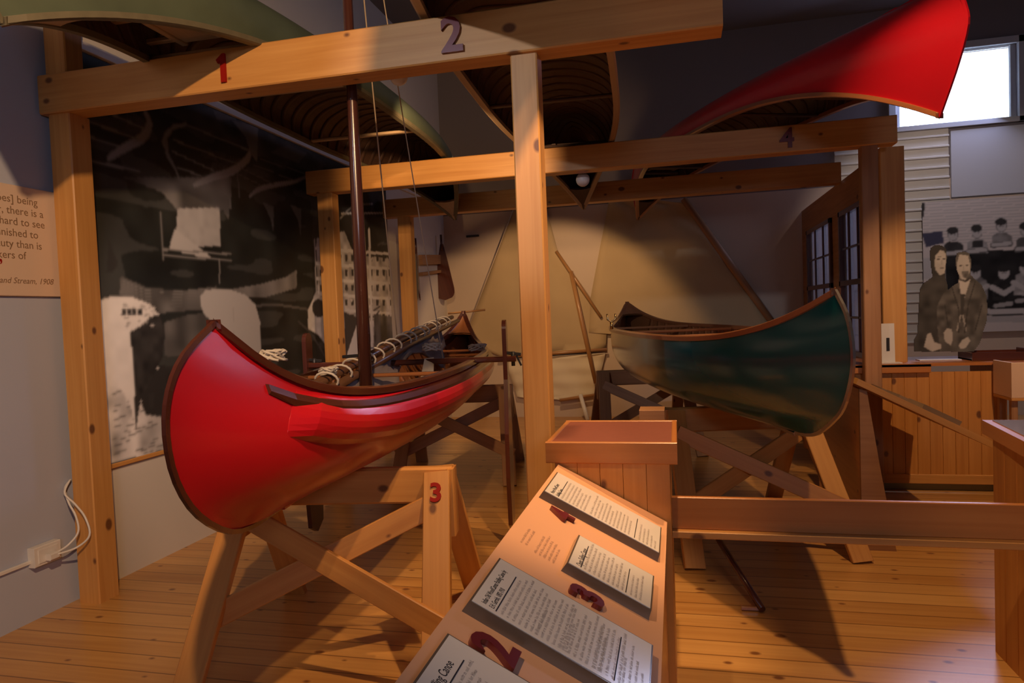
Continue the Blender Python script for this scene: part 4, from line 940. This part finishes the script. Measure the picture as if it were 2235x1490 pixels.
# ------------------------------------------------------------------ left wall: quotation board, outlet, cables
qb = thing('quote_board', 'tan printed quotation board on the wall at the left edge', 'sign', (XL + .02, 2.5, 1.64))
MB().box(XL + .001, XL + .022, 1.35, 3.035, 1.64, 2.192, 'y').build('board', 'quote', qb)
def qline(s, pyx, pz, size, mat='inkgold', shear=0.0, sx=1.0):
    text_part(s, size, (XL + .0222, pyx, pz), (0, 1, 0), (0, 0, 1), mat, qb, 'lettering', .0003, 0.0, shear, 'RIGHT', sx)
Z0 = 2.082
for i, (s_, px_, py_) in enumerate((('canoes] being', 91, 450), ('other, there is a', 104, 476), ('is hard to see', 107, 499), ('are finished to', 93, 521), ('beauty than is', 101, 545), ('makers of', 66, 566))):
    p = at(px_ - 9, py_, X=XL + .022); qline(s_, p.y, p.z, .054, 'inkgold')
p = at(8, 590, X=XL + .022); qline('\u201d', p.y, p.z - .02, .11, 'digitred')
p = at(116, 621, X=XL + .022); qline('Field and Stream, 1908', p.y, p.z, .042, 'inkgold', .3)
ob_ = thing('power_outlet', 'white surface-mounted power outlet box low on the left wall', 'outlet', (XL, 2.83, .30))
y0, y1 = 2.745, 2.895
MB().box(XL + .001, XL + .045, y0, y1, .275, .375, 'y', .004).build('outlet_box', 'white', ob_)
MB().box(XL + .045, XL + .050, y0 + .02, y1 - .02, .29, .36, 'y', .002).build('face_plate', 'white', ob_)
MB().box(XL + .050, XL + .085, 2.80, 2.85, .295, .33, 'y', .006).build('plug', 'white', ob_)
tag(MB().box(XL + .001, XL + .018, 1.0, 2.745, .295, .312, 'y', .002).build('cable_raceway', 'white'), 'white cable raceway running left from the outlet', 'cable duct')
for lab, pts in (('outer white cable looping from the plug up past the corner post', [(-3.12, 2.84, .315), (-3.08, 2.92, .325), (-3.03, 2.955, .38), (-3.06, 2.965, .47), (-3.12, 2.965, .54), (-3.172, 2.955, .60), (-3.18, 3.00, .66)]),
                 ('inner white cable running from the plug up past the corner post', [(-3.125, 2.85, .325), (-3.11, 2.90, .345), (-3.09, 2.945, .40), (-3.11, 2.955, .48), (-3.15, 2.955, .55), (-3.185, 2.97, .62), (-3.185, 3.01, .66)])):
    P_ = [Vector(pts[0])] + [Vector(a) for a in pts] + [Vector(pts[-1])]; sm_ = []
    for i in range(1, len(P_) - 2):
        for k_ in range(6):
            t = k_ / 6; a, b_, c_, d_ = P_[i - 1], P_[i], P_[i + 1], P_[i + 2]; sm_.append(.5 * (2 * b_ + (c_ - a) * t + (2 * a - 5 * b_ + 4 * c_ - d_) * t * t + (3 * b_ - a - 3 * c_ + d_) * t ** 3))
    tag(MB().tube(sm_ + [P_[-1]], .0055, 8).build('power_cable', 'white'), lab, 'cable')

# ------------------------------------------------------------------ lamps and small things
def lamp(label, c, r, yb):
    root = thing('globe_lamp', label, 'lamp', tuple(c))
    MB().sphere(c, r, 20).build('globe', 'white', root); MB().tube([(c[0], yb, c[2] + r * .9), (c[0], c[1], c[2] + r * .9)], .012, 8).build('bracket', 'black', root)
c = at(870, 166, Y=3.18); lamp('round unlit globe lamp bracketed behind the front beam, right of the mast', c, .045, 3.10)
c = at(1272, 392, Y=5.80); lamp('round unlit globe lamp bracketed behind the second beam near the middle', c, .058, 5.69)
# pole resting on the floor under the barrier rail
a = at(1664, 1330, Z=.02); b_ = at(1545, 1140, Y=3.95)
pl_ = thing('boat_pole', 'thin brown pole with crosspiece leaning to the floor under the barrier rail', 'pole', tuple(a))
MB().tube([a, b_], .016, 10).build('shaft', 'mahog', pl_); MB().bar(at(1618, 1326, Z=.012), at(1668, 1328, Z=.012), .02, .02).build('crosspiece', 'cedar', pl_)
stl = thing('wooden_stool', 'small pale wooden stool top showing behind the pillar', 'stool', (-.18, 3.57, 0))
sx0 = at(1395, 895, Y=3.5); sx1 = at(1450, 895, Y=3.5)
MB().box(sx0.x, sx1.x, 3.5, 3.64, sx0.z - .10, sx0.z, 'x').build('seat', 'pine_old', stl)
for dx in (sx0.x + .02, sx1.x - .02):
    for dy in (3.52, 3.62): MB().box(dx - .015, dx + .015, dy - .015, dy + .015, 0, sx0.z - .10, 'z').build('leg', 'pine_old', stl)
